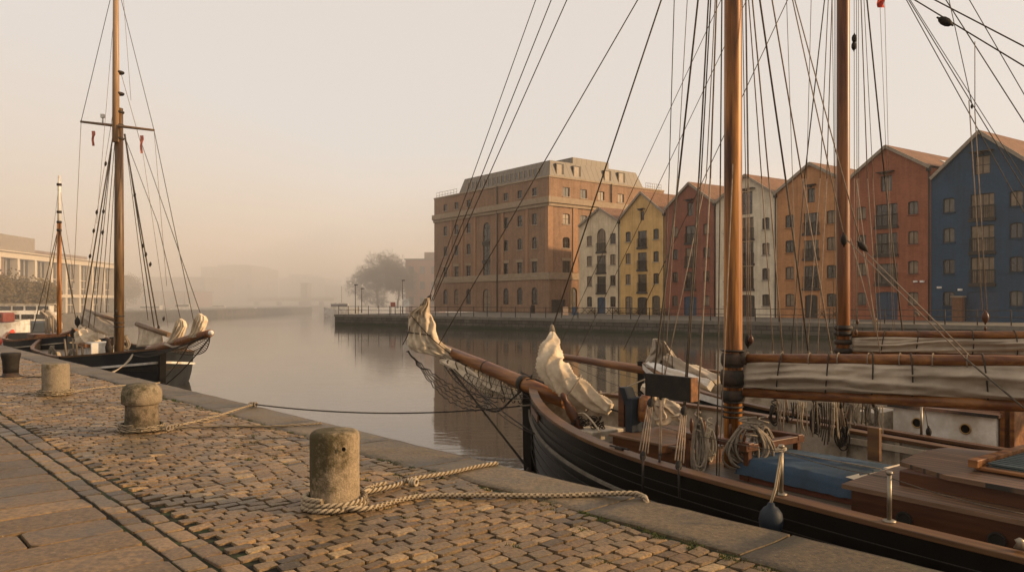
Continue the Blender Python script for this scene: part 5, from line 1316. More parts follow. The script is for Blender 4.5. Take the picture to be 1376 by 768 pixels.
houses = [
 dict(lab='narrow pale cream gabled house nearest the brick warehouse', col=((.70, .57, .38), (.78, .64, .44)), x=(778, 832), peak=(807, 280), eave=((780, 305), (830, 297)), cols=(792, 823.5), ref=792, rows=(323.5, 350.5, 377.5, 405), wh=(7, 13.5), c=(808, 12), crow=((307, 338), (343, 366), (371, 393)), carch=True, top=None, door=(399, 419.5, 11), dm='navy'),
 dict(lab='mustard yellow gabled house second from the warehouse', col=((.66, .42, .15), (.74, .48, .19)), x=(833, 893), peak=(861, 259), eave=((833, 297), (889, 285)), cols=(844, 881.5), ref=844, rows=(318, 347, 375), wh=(7, 13.5), c=(863, 12), crow=((310, 332), (339, 362), (368, 392)), top=(284, 296, 5), door=(399, 420, 13), extra=((845, 398, 420, 10), (881.5, 397, 419, 11)), dm='dark'),
 dict(lab='brick red gabled house between the yellow and the white house', col=((.24, .082, .045), (.31, .11, .06)), x=(894, 961), peak=(926, 246.5), eave=((898, 279), (959, 276)), cols=(907, 949), ref=907, rows=(311.6, 341.7, 372.3, 403.8), wh=(7.5, 13.7), c=(927.5, 13), crow=((303, 326), (333, 357), (365, 388)), top=(272, 290, 8), door=(398, 421, 17), dm='navy'),
 dict(lab='off-white gabled house partly behind the orange mast', col=((.72, .62, .46), (.8, .69, .52)), x=(962, 1043), peak=(1002, 236), eave=((966, 270), (1039, 265)), cols=(977, 1029), ref=1029, rows=(300, 334, 368, 403), wh=(10, 16), c=(1003.5, 18), crow=((292, 321), (325, 354), (358, 388)), top=(258, 288, 15), door=(396, 422, 21), dm='dark'),
 dict(lab='orange ochre gabled house behind the second mast', col=((.48, .22, .085), (.56, .27, .11)), x=(1044, 1141), peak=(1087, 220.5), eave=((1047, 264), (1137, 240)), cols=(1061, 1117), ref=1061, rows=(297, 331, 366.6, 403), wh=(11.5, 17), c=(1090, 20), crow=((286, 313), (322.6, 347), (357, 387)), top=(253, 272, 10), door=(396, 424, 17), dm='dark'),
 dict(lab='rust red brick gabled house left of the blue one', col=((.30, .095, .045), (.37, .125, .06)), x=(1142, 1250), peak=(1188, 198), eave=((1142, 236), (1244, 231)), cols=(1157.6, 1227), ref=1227, rows=(279, 319, 359, 401), wh=(14, 18), c=(1191, 29), crow=((274, 304), (313, 342), (354, 381)), top=(236, 257, 15), door=(392, 425, 30), dm='navy'),
 dict(lab='dark blue gabled house at the right edge', col=((.012, .052, .105), (.018, .07, .135)), x=(1251, 1392), peak=(1315, 178), eave=((1253, 236), (1390, 229)), cols=(1275, 1365.6), ref=1275, rows=(275.6, 315.7, 358, 401), wh=(16, 19.5), c=(1320, 32), crow=((260, 293.5), (302.5, 338), (345, 381)), top=(209, 234, 21), door=(391, 426, 43), dm='navy'),
]
M_navy = pmat('door_navy', (.02, .04, .075), (.03, .055, .095), 4, .6, .1)
M_drk = pmat('door_dark', (.028, .022, .018), (.045, .036, .028), 4, .6, .1)
M_pipe = pmat('downpipe', (.02, .018, .016), (.035, .03, .026), 6, .6, 0)
M_verge = pmat('verge', (.22, .18, .135), (.3, .25, .19), 4, .8, .1)
hr = random.Random(11)
for hi, h in enumerate(houses):
    s0, s1 = RP.s_at(h['x'][0]), RP.s_at(h['x'][1]) 
    if hi + 1 < len(houses): s1 = RP.s_at(houses[hi + 1]['x'][0]) - .01
    sp = RP.s_at(h['peak'][0]); sp = (s0 + s1) / 2 * .5 + sp * .5
    zp = RP.z_at(*h['peak']); ze = (RP.z_at(*h['eave'][0]) + RP.z_at(*h['eave'][1])) / 2
    org = row_o; t = thing('gabled_house', h['lab'], 'house', org + rw * (s0 + s1) / 2, 'coloured gabled houses on the far quay')
    wallm = brick_mat('painted_brick', h['col'][0], h['col'][1], tuple(k * .8 for k in h['col'][0]), True)
    pw = lambda px, wpx: (RP.s_at(px + wpx / 2) - RP.s_at(px - wpx / 2))
    outline = [(s0, -.05), (s1, -.05), (s1, ze), (sp, zp), (s0, ze)]
    wins = []; holes = []
    wz = [RP.z_at(h['ref'], y) for y in h['rows']]
    hw = RP.z_at(h['ref'], h['rows'][0] - h['wh'][1] / 2) - RP.z_at(h['ref'], h['rows'][0] + h['wh'][1] / 2)
    ww = pw(h['ref'], h['wh'][0])
    for cx_ in h['cols']:
        for zc in wz: wins.append((arch(RP.s_at(cx_), zc - hw / 2, ww, hw, .1, 4), 2, 1, 'w'))
    sc_ = RP.s_at(h['c'][0]); cw = pw(*h['c'])
    for k, (ya, yb) in enumerate(h['crow']):
        za, zb = RP.z_at(h['c'][0], yb), RP.z_at(h['c'][0], ya)
        hole = arch(sc_, za, cw, zb - za, None, 8) if (k == 0 and h.get('carch')) else rect(sc_, za, cw, zb - za)
        wins.append((hole, 4 if cw > 1.6 else 2, 2, 'b'))
    if h['top']: ya, yb, w_ = h['top']; wins.append((rect(sc_, RP.z_at(h['c'][0], yb), pw(h['c'][0], w_), RP.z_at(h['c'][0], ya) - RP.z_at(h['c'][0], yb)), 2, 2, 't'))
    ya, yb, w_ = h['door']; wins.append((arch(sc_, .02, pw(h['c'][0], w_), RP.z_at(h['c'][0], ya), .18, 6), 2, 1, 'd'))
    for ex in h.get('extra', ()): wins.append((arch(RP.s_at(ex[0]), .02, pw(ex[0], ex[3]), RP.z_at(ex[0], ex[1]), .25, 6), 2, 3, 'w2'))
    holes = [w_[0] for w_ in wins]
    mb = MB(); wall_panel(mb, org, rw, outline, holes, inw)
    DP = 11.0
    for sA, sB in ((s0, s0), (s1, s1)):
        a_, b__ = org + rw * sA, org + rw * sA + inw * DP
        mb.poly([a_ - Z * .05, b__ - Z * .05, b__ + Z * ze, a_ + Z * ze], uv=[(0, 0), (DP, 0), (DP, ze), (0, ze)])
    mb.poly([org + rw * s_ + inw * DP + Z * z_ for s_, z_ in outline], uv=[tuple(p) for p in outline])
    mb.build('wall', wallm, t)
    # string courses
    mb = MB()
    for zc in wz[1:]: pass
    # roof
    ov_ = .16; th = .14; mb = MB()
    for (sa, za, sb_, zb) in ((s0 + .02, ze, sp, zp), (s1 - .02, ze, sp, zp)):
        L_ = math.hypot(sb_ - sa, zb - za)
        a_, b__ = org + rw * sa + Z * (za + .05), org + rw * sb_ + Z * (zb + .05)
        q_ = [a_ - inw * ov_, b__ - inw * ov_, b__ + inw * (DP + .1), a_ + inw * (DP + .1)]
        mb.poly([p + Z * th for p in q_], uv=[(0, 0), (0, L_), (DP, L_), (DP, 0)]); mb.poly(q_[::-1], uv=[(0, 0)] * 4)
        mb.poly([q_[0], q_[1], q_[1] + Z * th, q_[0] + Z * th], uv=[(0, 0)] * 4)
    rf = mb.build('roof', M_tile, t)
    mb = MB()
    for (sa, za, sb_, zb) in ((s0 + .02, ze, sp, zp), (s1 - .02, ze, sp, zp)):
        a_, b__ = org + rw * sa + Z * (za + .04) - inw * (ov_ + .03), org + rw * sb_ + Z * (zb + .04) - inw * (ov_ + .03)
        mb.bar(a_, b__, .1, .26)
    mb.build('bargeboard', M_verge, rf)
    for hole, nx, ny, kind in wins:
        pane = hr.choice([M_paneD, M_paneD, M_paneM, M_paneC]) if hi < 5 else hr.choice([M_paneC, M_paneM, M_paneC, M_paneD])
        if kind == 'd': 
            mm = M_navy if h['dm'] == 'navy' else M_drk
            f_ = window(t, org, rw, inw, hole, 2, 1, mm, mm, False, 'door', .1, .06)
        elif kind == 'b':
            f_ = window(t, org, rw, inw, hole, nx, 2, M_frame, pane, False, 'balcony_door', .14, .06)
            zs = [p[1] for p in hole]; xs = [p[0] for p in hole]; z0_ = min(zs); a_, b__ = min(xs) - .08, max(xs) + .08; hgt = min(1.1, (max(zs) - z0_) * .52)
            rm = MB(); 
            for zz in (z0_ + .04, z0_ + hgt): rm.box(org + rw * (a_ + b__) / 2 + Z * zz - inw * .09, (b__ - a_, .05, .05), (rw, inw, Z))
            n_ = max(5, int((b__ - a_) / .13))
            for k in range(n_ + 1): rm.box(org + rw * (a_ + (b__ - a_) * k / n_) + Z * (z0_ + hgt / 2) - inw * .09, (.025, .025, hgt), (rw, inw, Z))
            rm.box(org + rw * (a_ + b__) / 2 + Z * (z0_ - .11) - inw * .06, (b__ - a_ + .1, .18, .2), (rw, inw, Z))
            rm.build('balcony_rail', M_frame, f_)
        else:
            window(t, org, rw, inw, hole, 2, ny, M_frame, pane, kind == 'w', msill=wallm if hi in (2, 4, 5, 6) else M_sill)
    # hoist beam with little hood in the gable
    if h['top']:
        zt_ = RP.z_at(h['c'][0], h['top'][0]); mb = MB(); mb.box(org + rw * sc_ + Z * (zt_ + .18) - inw * .3, (.18, .8, .2), (rw, inw, Z)); mb.box(org + rw * sc_ + Z * (zt_ + .32) - inw * .2, (pw(h['c'][0], h['top'][2]) * 1.5, .5, .06), (rw, inw, Z)); mb.build('hoist_beam', M_drk, t)
    mb = MB(); pp = org + rw * (s1 - .12) - inw * .1; mb.tube([pp, pp + Z * (ze - .2)], .06, 6); mb.box(pp + Z * (ze - .1), (.32, .25, .35), (rw, inw, Z)); mb.build('downpipe', M_pipe, t)
    if hi == 5:
        a_ = org + rw * (sp + (s1 - sp) * .62) + Z * (zp + (ze - zp) * .62 + .24) + inw * 6.0; sl_ = (rw * (s1 - sp) + Z * (ze - zp)).normalized()
        mb = MB(); mb.box(a_, (1.2, 1.4, .08), (sl_, inw, sl_.cross(inw))); mb.build('skylight', M_white, rf)
    if hi in (5, 6):
        for k, (x, y) in enumerate(((1231, 378), (1240, 378)) if hi == 5 else ((1263, 386), (1291, 389))):
            mb = MB(); mb.box(org + rw * RP.s_at(x) + Z * RP.z_at(x, y) - inw * .1, (.32, .18, .16), (rw, inw, Z)); mb.build('wall_lamp', M_white, t)
# ---- brick warehouse
wc = Vector((5.24, 108, 0)); lr = Vector((-.612, .791, 0)).normalized(); rr_ = Vector((.791, .612, 0)).normalized()
WL, WR = Plane(wc, lr), Plane(wc, rr_)
wh = thing('brick_warehouse', 'large brown brick warehouse with metal clad top storey in the mist', 'warehouse', wc)
M_wb = brick_mat('warehouse_brick', (.25, .14, .075), (.35, .20, .115), (.2, .14, .09))
M_band = pmat('stone_band', (.25, .185, .12), (.32, .245, .165), 2, .85, .2)
sL = WL.s_at(583.5); sR = WR.s_at(892)
zc0 = WL.z_at(738, 272); zc1 = WL.z_at(738, 264); ztop = WL.z_at(738, 236.5); zstr = WL.z_at(738, 374)
cx2 = lambda c_: 560 + c_ * .2994; cy2 = lambda c_: 200 + c_ * .2994
lc = [cx2(k) for k in (128, 178, 232)] + [cx2(k) for k in (400, 462, 528)]
ref = cx2(528)
zr_ = lambda y: WL.z_at(ref, cy2(y))
wl = []
for x in lc:
    s = WL.s_at(x)
    wl.append((rect(s, zr_(210), 1.05, zr_(175) - zr_(210)), 2, 2, 0)); wl.append((arch(s, zr_(340), 1.1, zr_(290) - zr_(340), .12, 4), 2, 2, 0))
    wl.append((arch(s, zr_(447), 1.1, zr_(395) - zr_(447), .25, 5), 2, 2, 0)); wl.append((rect(s, zr_(568), 1.15, zr_(505) - zr_(568)), 2, 3, 1)); wl.append((arch(s, zr_(698), 1.35, zr_(620) - zr_(698), .6, 7), 2, 3, 2))
sa = WL.s_at(cx2(313)); wl.append((arch(sa, zr_(560), 1.9, zr_(300) - zr_(560), .95, 10), 2, 9, 3)); wl.append((arch(sa, .05, 2.0, zr_(625), .8, 8), 2, 3, 2))
wr = []
cx4 = lambda c_: 730 + c_ * .2997; cy4 = lambda c_: 200 + c_ * .2997
refR = cx4(103); zq = lambda y: WR.z_at(refR, cy4(y))
for i, cxx in enumerate((103, 181, 260, 348)):
    s = WR.s_at(cx4(cxx))
    wr.append((rect(s, zq(213), 1.3, zq(172) - zq(213)), 2, 1, 0)); wr.append((arch(s, zq(337), 1.35, zq(290) - zq(337), .12, 4), 2, 2, 0)); wr.append((arch(s, zq(445), 1.35, zq(395) - zq(445), .25, 5), 2, 2, 0)); wr.append((rect(s, zq(570), 1.4, zq(502) - zq(570)), 2, 2, 1))
wr.append((arch(WR.s_at(cx4(108)), .05, 2.2, zq(620), .9, 8), 2, 3, 2)); wr.append((rect(WR.s_at(cx4(68)), .02, 2.6, zq(676) ), 2, 1, 4))
wr = [w_ for w_ in wr if not (w_[3] == 2)]; wr.append((arch(WR.s_at(cx4(135)), .4, 1.5, zq(620) - .4, .7, 8), 2, 3, 2))
mb = MB()
wall_panel(mb, wc, lr, [(0, -.05), (sL, -.05), (sL, ztop), (0, ztop)], [w_[0] for w_ in wl], rr_)
wall_panel(mb, wc, rr_, [(0, -.05), (sR, -.05), (sR, ztop), (0, ztop)], [w_[0] for w_ in wr], lr)
far1, far2 = wc + lr * sL, wc + rr_ * sR
for a_, b__ in ((far1, far1 + rr_ * sR), (far2, far2 + lr * sL)): mb.poly([a_ - Z * .05, b__ - Z * .05, b__ + Z * ztop, a_ + Z * ztop], uv=[(0, 0), (20, 0), (20, ztop), (0, ztop)])
mb.build('wall', M_wb, wh)
mb = MB(); mb.poly([wc + Z * (ztop - .3), wc + lr * sL + Z * (ztop - .3), wc + lr * sL + rr_ * sR + Z * (ztop - .3), wc + rr_ * sR + Z * (ztop - .3)]); mb.build('roof', M_pave, wh)
def band(z0, z1, pr, nm, mat_):
    mb = MB()
    mb.box(wc + lr * (sL / 2 - pr / 2) - rr_ * (pr / 2 + .003) + Z * (z0 + z1) / 2, (sL + pr, pr, z1 - z0), (lr, rr_, Z))
    mb.box(wc + rr_ * (sR / 2) - lr * (pr / 2 + .003) + Z * ((z0 + z1) / 2 + .002), (sR, pr, z1 - z0), (rr_, lr, Z)); mb.build(nm, mat_, wh, bevel=.02)
band(zc0, zc1, .5, 'cornice', M_band); band(zc0 - .45, zc0 - .004, .25, 'cornice', M_band); band(zstr - .12, zstr + .2, .14, 'string_course', M_band); band(zstr + .21, zstr + .9, .05, 'string_course', M_band); band(ztop - .12, ztop + .12, .12, 'parapet_coping', M_band)
for (lst, o_, r__, inn) in ((wl, wc, lr, rr_), (wr, wc, rr_, lr)):
    for hole, nx, ny, kd in lst:
        if kd == 4: window(wh, o_, r__, inn, hole, 2, 1, M_drk, M_drk, False, 'door', .2, .1); continue
        pane = M_paneD if (r__ is rr_) is False else hr.choice([M_paneC, M_paneM, M_paneD])
        if r__ is lr and kd == 2: pane = hr.choice([M_paneD, M_paneD, M_paneM, M_paneC])
        f_ = window(wh, o_, r__, inn, hole, nx, ny, M_frame, pane, kd in (0, 1), depth=.16)
        if kd == 1:
            xs = [p[0] for p in hole]; zs = [p[1] for p in hole]; mb = MB(); mb.box(o_ + r__ * (min(xs) + max(xs)) / 2 + Z * (max(zs) + .22) - inn * .03, (max(xs) - min(xs) + .5, .1, .4), (r__, inn, Z)); mb.build('lintel', M_band, f_)
        if kd == 3:
            for z_ in (zr_(400), zr_(490)): mb = MB(); mb.box(o_ + r__ * sa + Z * z_ + inn * .02, (1.9, .4, .5), (r__, inn, Z)); mb.build('spandrel', M_drk, f_)
# pilaster panels
M_pil = pmat('pilaster_brick', (.26, .15, .082), (.34, .195, .11), 3, .9, .3)
for x in (cx2(155), cx2(205), cx2(262), cx2(362), cx2(370) + 5, cx2(495), cx2(585)): 
    s = WL.s_at(x); MB().box(wc + lr * s - rr_ * .06 + Z * (zstr + .9 + zc0 - .45) / 2, (.55, .12, zc0 - zstr - 1.36), (lr, rr_, Z)).build('pilaster', M_pil, wh)
for cxx in (30, 142, 222, 300, 400):
    s = WR.s_at(cx4(cxx)); MB().box(wc + rr_ * s - lr * .06 + Z * (zstr + .9 + zc0 - .45) / 2, (.9, .12, zc0 - zstr - 1.36), (rr_, lr, Z)).build('pilaster', M_pil, wh)
mb = MB(); p = wc + lr * WL.s_at(cx2(365)) - rr_ * .2; mb.tube([p, p + Z * ztop], .09, 6); mb.build('downpipe', M_pipe, wh)
p = wc + rr_ * WR.s_at(cx4(303)) - lr * .15; mb = MB(); mb.tube([p + Z * zc1, p + Z * ztop], .09, 6); mb.build('downpipe', M_pipe, wh)
# metal attic storey with sloping clad sides
m, nt, b = base_mat('zinc_cladding', .6, 0); tcc = nn(nt, 'ShaderNodeTexCoord').outputs['Object']
dtn = nn(nt, 'ShaderNodeVectorMath', operation='DOT_PRODUCT'); dtn.inputs[1].default_value = rr_ + lr * 1.01; nt.links.new(tcc, dtn.inputs[0])
dvn = nn(nt, 'ShaderNodeMath', operation='FRACT'); nt.links.new(dtn.outputs['Value'], dvn.inputs[0])
g = ramp(nt, dvn.outputs[0], [(.0, (.07, .058, .042)), (.14, (.19, .158, .118))]); g = mix(nt, .4, g, ramp(nt, noise_tex(nt, tcc, .8, 4), [(.3, (.6,) * 3), (.7, (1,) * 3)]), 'MULTIPLY')
nt.links.new(g, b.inputs['Base Color']); M_zinc = m
za_ = ztop + .1; zt0 = WL.z_at(737, 212.6) ; sl0 = WL.s_at(613); sl1 = WL.s_at(617); sr0 = WR.s_at(cx4(460)); sr1 = WR.s_at(cx4(438))
bo = [wc + lr * .5 + rr_ * .5, wc + lr * sl0 + rr_ * .5, wc + lr * sl0 + rr_ * sr0, wc + lr * .5 + rr_ * sr0]
to = [wc + lr * 1.1 + rr_ * 1.1, wc + lr * sl1 + rr_ * 1.1, wc + lr * sl1 + rr_ * sr1, wc + lr * 1.1 + rr_ * sr1]
mb = MB()
for i in range(4): j = (i + 1) % 4; mb.poly([bo[i] + Z * za_, bo[j] + Z * za_, to[j] + Z * zt0, to[i] + Z * zt0])
mb.poly([p + Z * zt0 for p in to]); at_ = mb.build('attic_storey', M_zinc, wh)
mb = MB(); s_a, s_b = WL.s_at(cx2(530)), WL.s_at(cx2(215))
mb.box(wc + lr * (s_a + s_b) / 2 + rr_ * .78 + Z * (za_ + (zt0 - za_) * .42), (s_b - s_a, .3, (zt0 - za_) * .42), (lr, rr_, Z)); lwin = mb.build('window', M_paneM, at_)
n_ = 16
for k in range(n_ + 1): MB().box(wc + lr * (s_a + (s_b - s_a) * k / n_) + rr_ * .62 + Z * (za_ + (zt0 - za_) * .42), (.28, .12, (zt0 - za_) * .44), (lr, rr_, Z)).build('mullion', M_band, lwin)
for cxx in (88, 165, 302, 365):
    s = WR.s_at(cx4(cxx)); mb = MB(); mb.box(wc + rr_ * s + lr * .8 + Z * (za_ + (zt0 - za_) * .42), (1.5, .35, 2.0), (rr_, lr, Z)); w_ = mb.build('window', M_frame, at_)
    mb = MB(); mb.box(wc + rr_ * (s - .15) + lr * .615 + Z * (za_ + (zt0 - za_) * .42), (.9, .03, 1.7), (rr_, lr, Z)); mb.build('pane', M_paneC, w_)
pbx = wc + lr * 5 + rr_ * ((WR.s_at(cx4(200))) + 3.5) + Z * (zt0 + .6); mb = MB(); mb.box(pbx, (7.5, 4, 1.6), (rr_, lr, Z)); mb.build('plant_room', M_zinc, at_)
for (a_, b__) in ((wc + lr * (sl0 + .3) + rr_ * .3, wc + lr * (sL - .3) + rr_ * .3), (wc + rr_ * (sr0 + .3) + lr * .3, wc + rr_ * (sR - .3) + lr * .3)):
    mb = MB()
    for z_ in (.5, 1.0): mb.tube([a_ + Z * (ztop + z_), b__ + Z * (ztop + z_)], .03, 5)
    for k in range(8): q_ = a_.lerp(b__, k / 7); mb.tube([q_ + Z * ztop, q_ + Z * (ztop + 1)], .03, 5)
    mb.build('roof_railing', M_steel, wh)
# low brick block behind the warehouse at its left
def plain_building(name, lab, x0, x1, yt, Y, depth, mats, rows=0, cols=0, yb=None, steps=()):
    zt_ = H + (HY - yt) / F * Y; xa, xb = (x0 - CX) / F * Y, (x1 - CX) / F * Y
    t = thing(name, lab, 'building', Vector(((xa + xb) / 2, Y, -.1)))
    hol = []
    if rows and cols:
        cw_ = (xb - xa) / cols; rh = (zt_ - .6) / rows
        for i in range(cols):
            for k in range(rows): hol.append(rect(cw_ * (i + .5), .9 + rh * k, cw_ * .45, rh * .5))
    mb = MB(); wall_panel(mb, Vector((xa, Y, 0)), Vector((1, 0, 0)), [(0, -1.4), (xb - xa, -1.4), (xb - xa, zt_), (0, zt_)], hol, Vector((0, 1, 0)), .3)
    for X in (xa, xb): mb.poly([(X, Y, -1.4), (X, Y + depth, -1.4), (X, Y + depth, zt_), (X, Y, zt_)], uv=[(0, 0), (depth, 0), (depth, zt_), (0, zt_)])
    mb.poly([(xa, Y + depth, -1.4), (xb, Y + depth, -1.4), (xb, Y + depth, zt_), (xa, Y + depth, zt_)], uv=[(0, 0)] * 4)
    mb.build('wall', mats, t)
    MB().box(((xa + xb) / 2, Y + depth / 2, zt_ + .15), (xb - xa + .6, depth + .6, .3)).build('roof', M_pave, t)
    for h_ in hol: window(t, Vector((xa, Y, 0)), Vector((1, 0, 0)), Vector((0, 1, 0)), h_, 2, 2, M_frame, M_paneD, False, depth=.25)
    for (a_, b__, yy) in steps:
        z_ = H + (HY - yy) / F * Y; A_, B__ = (a_ - CX) / F * Y, (b__ - CX) / F * Y
        MB().box(((A_ + B__) / 2, Y + depth / 2, (zt_ + z_) / 2), (B__ - A_, depth * .8, z_ - zt_)).build('roof_block', mats, t)
    return t
M_fb = brick_mat('far_brick', (.26, .11, .07), (.32, .15, .10), (.2, .13, .09)); M_fg = brick_mat('far_render', (.25, .22, .18), (.3, .27, .22), (.2, .18, .15)); M_fd = brick_mat('far_dark', (.12, .10, .08), (.16, .13, .105), (.1, .09, .07))
plain_building('brick_block', 'pinkish brick block peeping out left of the warehouse', 545, 590, 349, 185, 18, M_fb, 3, 3, steps=((569, 590, 338),))
plain_building('office_block', 'hazy tall grey block across the water behind the schooner stays', 270, 338, 359, 350, 40, M_fd, 5, 6, steps=((288, 330, 355),))
plain_building('office_block', 'long low hazy block just right of the schooner mast', 176, 275, 373, 290, 30, M_fd, 3, 9)
plain_building('office_block', 'faint wide block behind the bridge in the mist', 375, 436, 374, 420, 40, M_fg, 3, 6, steps=((385, 410, 368),))
plain_building('office_block', 'faint pale tower block left of the bridge', 338, 352, 366, 400, 20, M_fg, 5, 2)
plain_building('office_block', 'faint low block at the right end of the bridge', 436, 500, 384, 400, 30, M_fd, 2, 6)
t = plain_building('office_block', 'pale narrow gate tower above the bridge', 404, 413, 381, 300, 6, M_fg, 0, 0)
plain_building('waterside_shed', 'low dark shed across the water at left of the hazy blocks', 160, 262, 392, 240, 14, M_fb, 1, 8)
# bridge
br_ = thing('footbridge', 'faint low pale bridge deck across the misty harbour', 'bridge', P(380, 405, 300))
MB().box(P(392, 402, 300), (34, 4, 1.2)).build('deck', M_band, br_)
MB().tube([P(330, 398.5, 298), P(455, 398.5, 298)], .08, 5).build('handrail', M_steel, br_)
for x in (345, 375, 405, 432): MB().box(P(x, 408, 300) - Z * .8, (1.2, 3, 3.6)).build('pier', M_fd, br_)
mb = MB(); mb.box((-150, 520, -.9), (700, 200, 1.6)); struct(mb.build('far_bank', pmat('far_ground', (.07, .06, .045), (.1, .085, .065), .2, .95, 0), loc=(0, 0, 0)))
mb = MB(); mb.box((-110, 300, -.85), (76, 130, 1.5)); struct(mb.build('north_bank', MATS['far_ground'], loc=(0, 0, 0)))
# modern building at left
lp0 = Vector((-60.2, 90, 0)); lpr = Vector((-.105, 1, 0)).normalized(); lin = Vector((-1, -.105, 0)).normalized()
LPn = Plane(lp0, lpr); mo = thing('modern_building', 'brick and glass waterside building with cream frames behind the left trees', 'building', lp0)
se = LPn.s_at(156); zt_ = LPn.z_at(60, 342) if False else H + (HY - 337) / F * 90.5
M_lb = brick_mat('left_brick', (.27, .14, .085), (.33, .18, .11), (.2, .14, .1)); M_cr = pmat('cream_frame', (.52, .45, .35), (.6, .52, .42), 3, .7, .1)
s_st = -16.0
mb = MB()
def lb_(mb, s0, s1, d0, d1, z0, z1): mb.box(lp0 + lpr * (s0 + s1) / 2 + lin * (d0 + d1) / 2 + Z * (z0 + z1) / 2, (s1 - s0, d1 - d0, z1 - z0), (lpr, lin, Z)); return mb
lb_(MB(), 0, se, 1.0, 16, -.05, zt_ - .3).build('glass_wall', M_gl, mo)
fr_ = MB()
nb = 8
for k in range(nb + 1): lb_(fr_, (se - .5) * k / nb, (se - .5) * k / nb + .5, 0, .9, 0, zt_ - .7)
for z_ in (zt_ - .7, 2.15): lb_(fr_, -.1, se + .1, -.05, .98, z_, z_ + (.7 if z_ > 3 else .45))
fr_.build('frame', M_cr, mo, bevel=.02)
mu = MB()
for k in range(nb * 4): lb_(mu, se * k / (nb * 4), se * k / (nb * 4) + .09, .84, .96, .1, zt_ - .75)
for z_ in (1.1, 3.4, 4.6): lb_(mu, 0, se, .86, .95, z_, z_ + .1)
mu.build('mullions', M_cr, mo)
lb_(MB(), 12, se * .9, 3, 13, zt_ - .1, zt_ + 1.0).build('upper_storey', M_lb, mo); lb_(MB(), -3, 11.5, 1.6, 12, zt_ - .1, zt_ + 2.3).build('upper_storey', pmat('metal_grey', (.2, .17, .14), (.26, .22, .18), 2, .6, .1), mo)
lb_(MB(), -.5, se + .5, -.4, 16.2, zt_ + .003, zt_ + .12).build('roof', M_cr, mo)
mb = MB(); xw = P(4, 405, 86); mb.box((-66.5, 89.0, 3.6), (11.5, 5.6, 7.4)); bw = mb.build('brick_wing', M_lb, mo); MB().box((-66.5, 89.2, 7.9), (8.5, 4.6, 1.2)).build('roof_storey', MATS['metal_grey'], bw)
for k in range(3):
    for z_ in (1.6, 4.9): 
        w_ = MB().box((-63.2 + -3.0 * k, 86.17, z_), (1.5, .06, 2.0)).build('window', M_cr, bw); MB().box((-63.2 - 3.0 * k, 86.12, z_), (1.2, .05, 1.7)).build('pane', M_gl, w_)
mb = MB(); mb.box((-105, 150, -1.55), (90, 160, 3.0)); struct(mb.build('west_quay', M_wallstone, loc=(0, 0, 0)))
# ------------------------------------------------------------------ trees
M_bark = pmat('bark', (.065, .045, .028), (.10, .072, .046), 4, .95, .3)
M_leaf = pmat('leaf_autumn', (.09, .06, .022), (.14, .10, .035), 2, .9, 0)
def tree(lab, base, h_, seed, spread=1.0, leaves=0, group='bare trees in the mist', tw=6):
    rg = random.Random(seed); t = thing('broadleaf_tree', lab, 'tree', base, group)
    trunk = MB(); crown = MB(); tips = []
    def grow(p, d, L, r, lv, mb_):
        n = 3 if lv < 5 else 2; pts = [p]; q = p.copy(); dd = d.copy()
        for i in range(n):
            dd = (dd + Vector((rg.uniform(-.16, .16), rg.uniform(-.16, .16), rg.uniform(-.10, .08)))).normalized(); q = q + dd * L / n; pts.append(q.copy())
        mb_.tube(pts, [max(r * (1 - .45 * i / n), .014) for i in range(n + 1)], 6 if lv < 2 else 3, caps=False)
        if lv >= tw: tips.append(q.copy()); return
        for k in range(5 if lv == 0 else 4):
            a = rg.uniform(0, 6.28); tl_ = rg.uniform(.45, 1.35) * spread; o_ = dd.orthogonal().normalized(); o2 = dd.cross(o_)
            nd = (dd + (o_ * math.cos(a) + o2 * math.sin(a)) * tl_).normalized(); s_ = pts[min(n, rg.choice((2, 3, 3) if lv < 1 else (1, 2, 3, 3)))]
            grow(s_, nd, L * rg.uniform(.64, .84), r * .52, lv + 1, crown)
    grow(Vector(base), Vector((0, 0, 1)), h_ * .26, h_ * .018, 0, trunk)
    trunk.build('trunk', M_bark, t); crown.build('crown', M_bark, t)
    if leaves:
        lf = MB()
        for _ in range(leaves):
            c_ = rg.choice(tips) + Vector((rg.gauss(0, .5), rg.gauss(0, .5), rg.gauss(0, .45))); a = Vector((rg.uniform(-1, 1), rg.uniform(-1, 1), rg.uniform(-1, 1))).normalized() * .14; b_ = a.orthogonal().normalized() * .11
            lf.poly([c_ - a, c_ + b_, c_ + a, c_ - b_])
        lf.build('leaves', M_leaf, t)
tree('large bare tree, left one of the pair by the far quay corner', Vector(((508 - CX) / F * 192, 192, 0)), 16, 3, 1.0, tw=7)
tree('large bare tree, right one of the pair near the brick block', Vector(((534 - CX) / F * 186, 186, 0)), 16.5, 5, 1.0, tw=7)
tree('slim bare tree between the pair and the warehouse', Vector(((560 - CX) / F * 190, 190, 0)), 12, 9, .8, tw=5)
tree('leafy brown tree in front of the modern building at the left edge', Vector(((8 - CX) / F * 80, 80, -.1)), 6.4, 13, 1.0, 5200, 'leafy trees by the modern building', tw=4)
tree('second leafy brown tree right of the left edge one', Vector(((34 - CX) / F * 82, 82, -.1)), 5.4, 17, 1.0, 4200, 'leafy trees by the modern building', tw=4)
tree('leafy tree in the haze right behind the schooner mast', Vector(((168 - CX) / F * 170, 170, -.1)), 10, 19, 1.0, 5000, 'leafy trees by the modern building', tw=4)
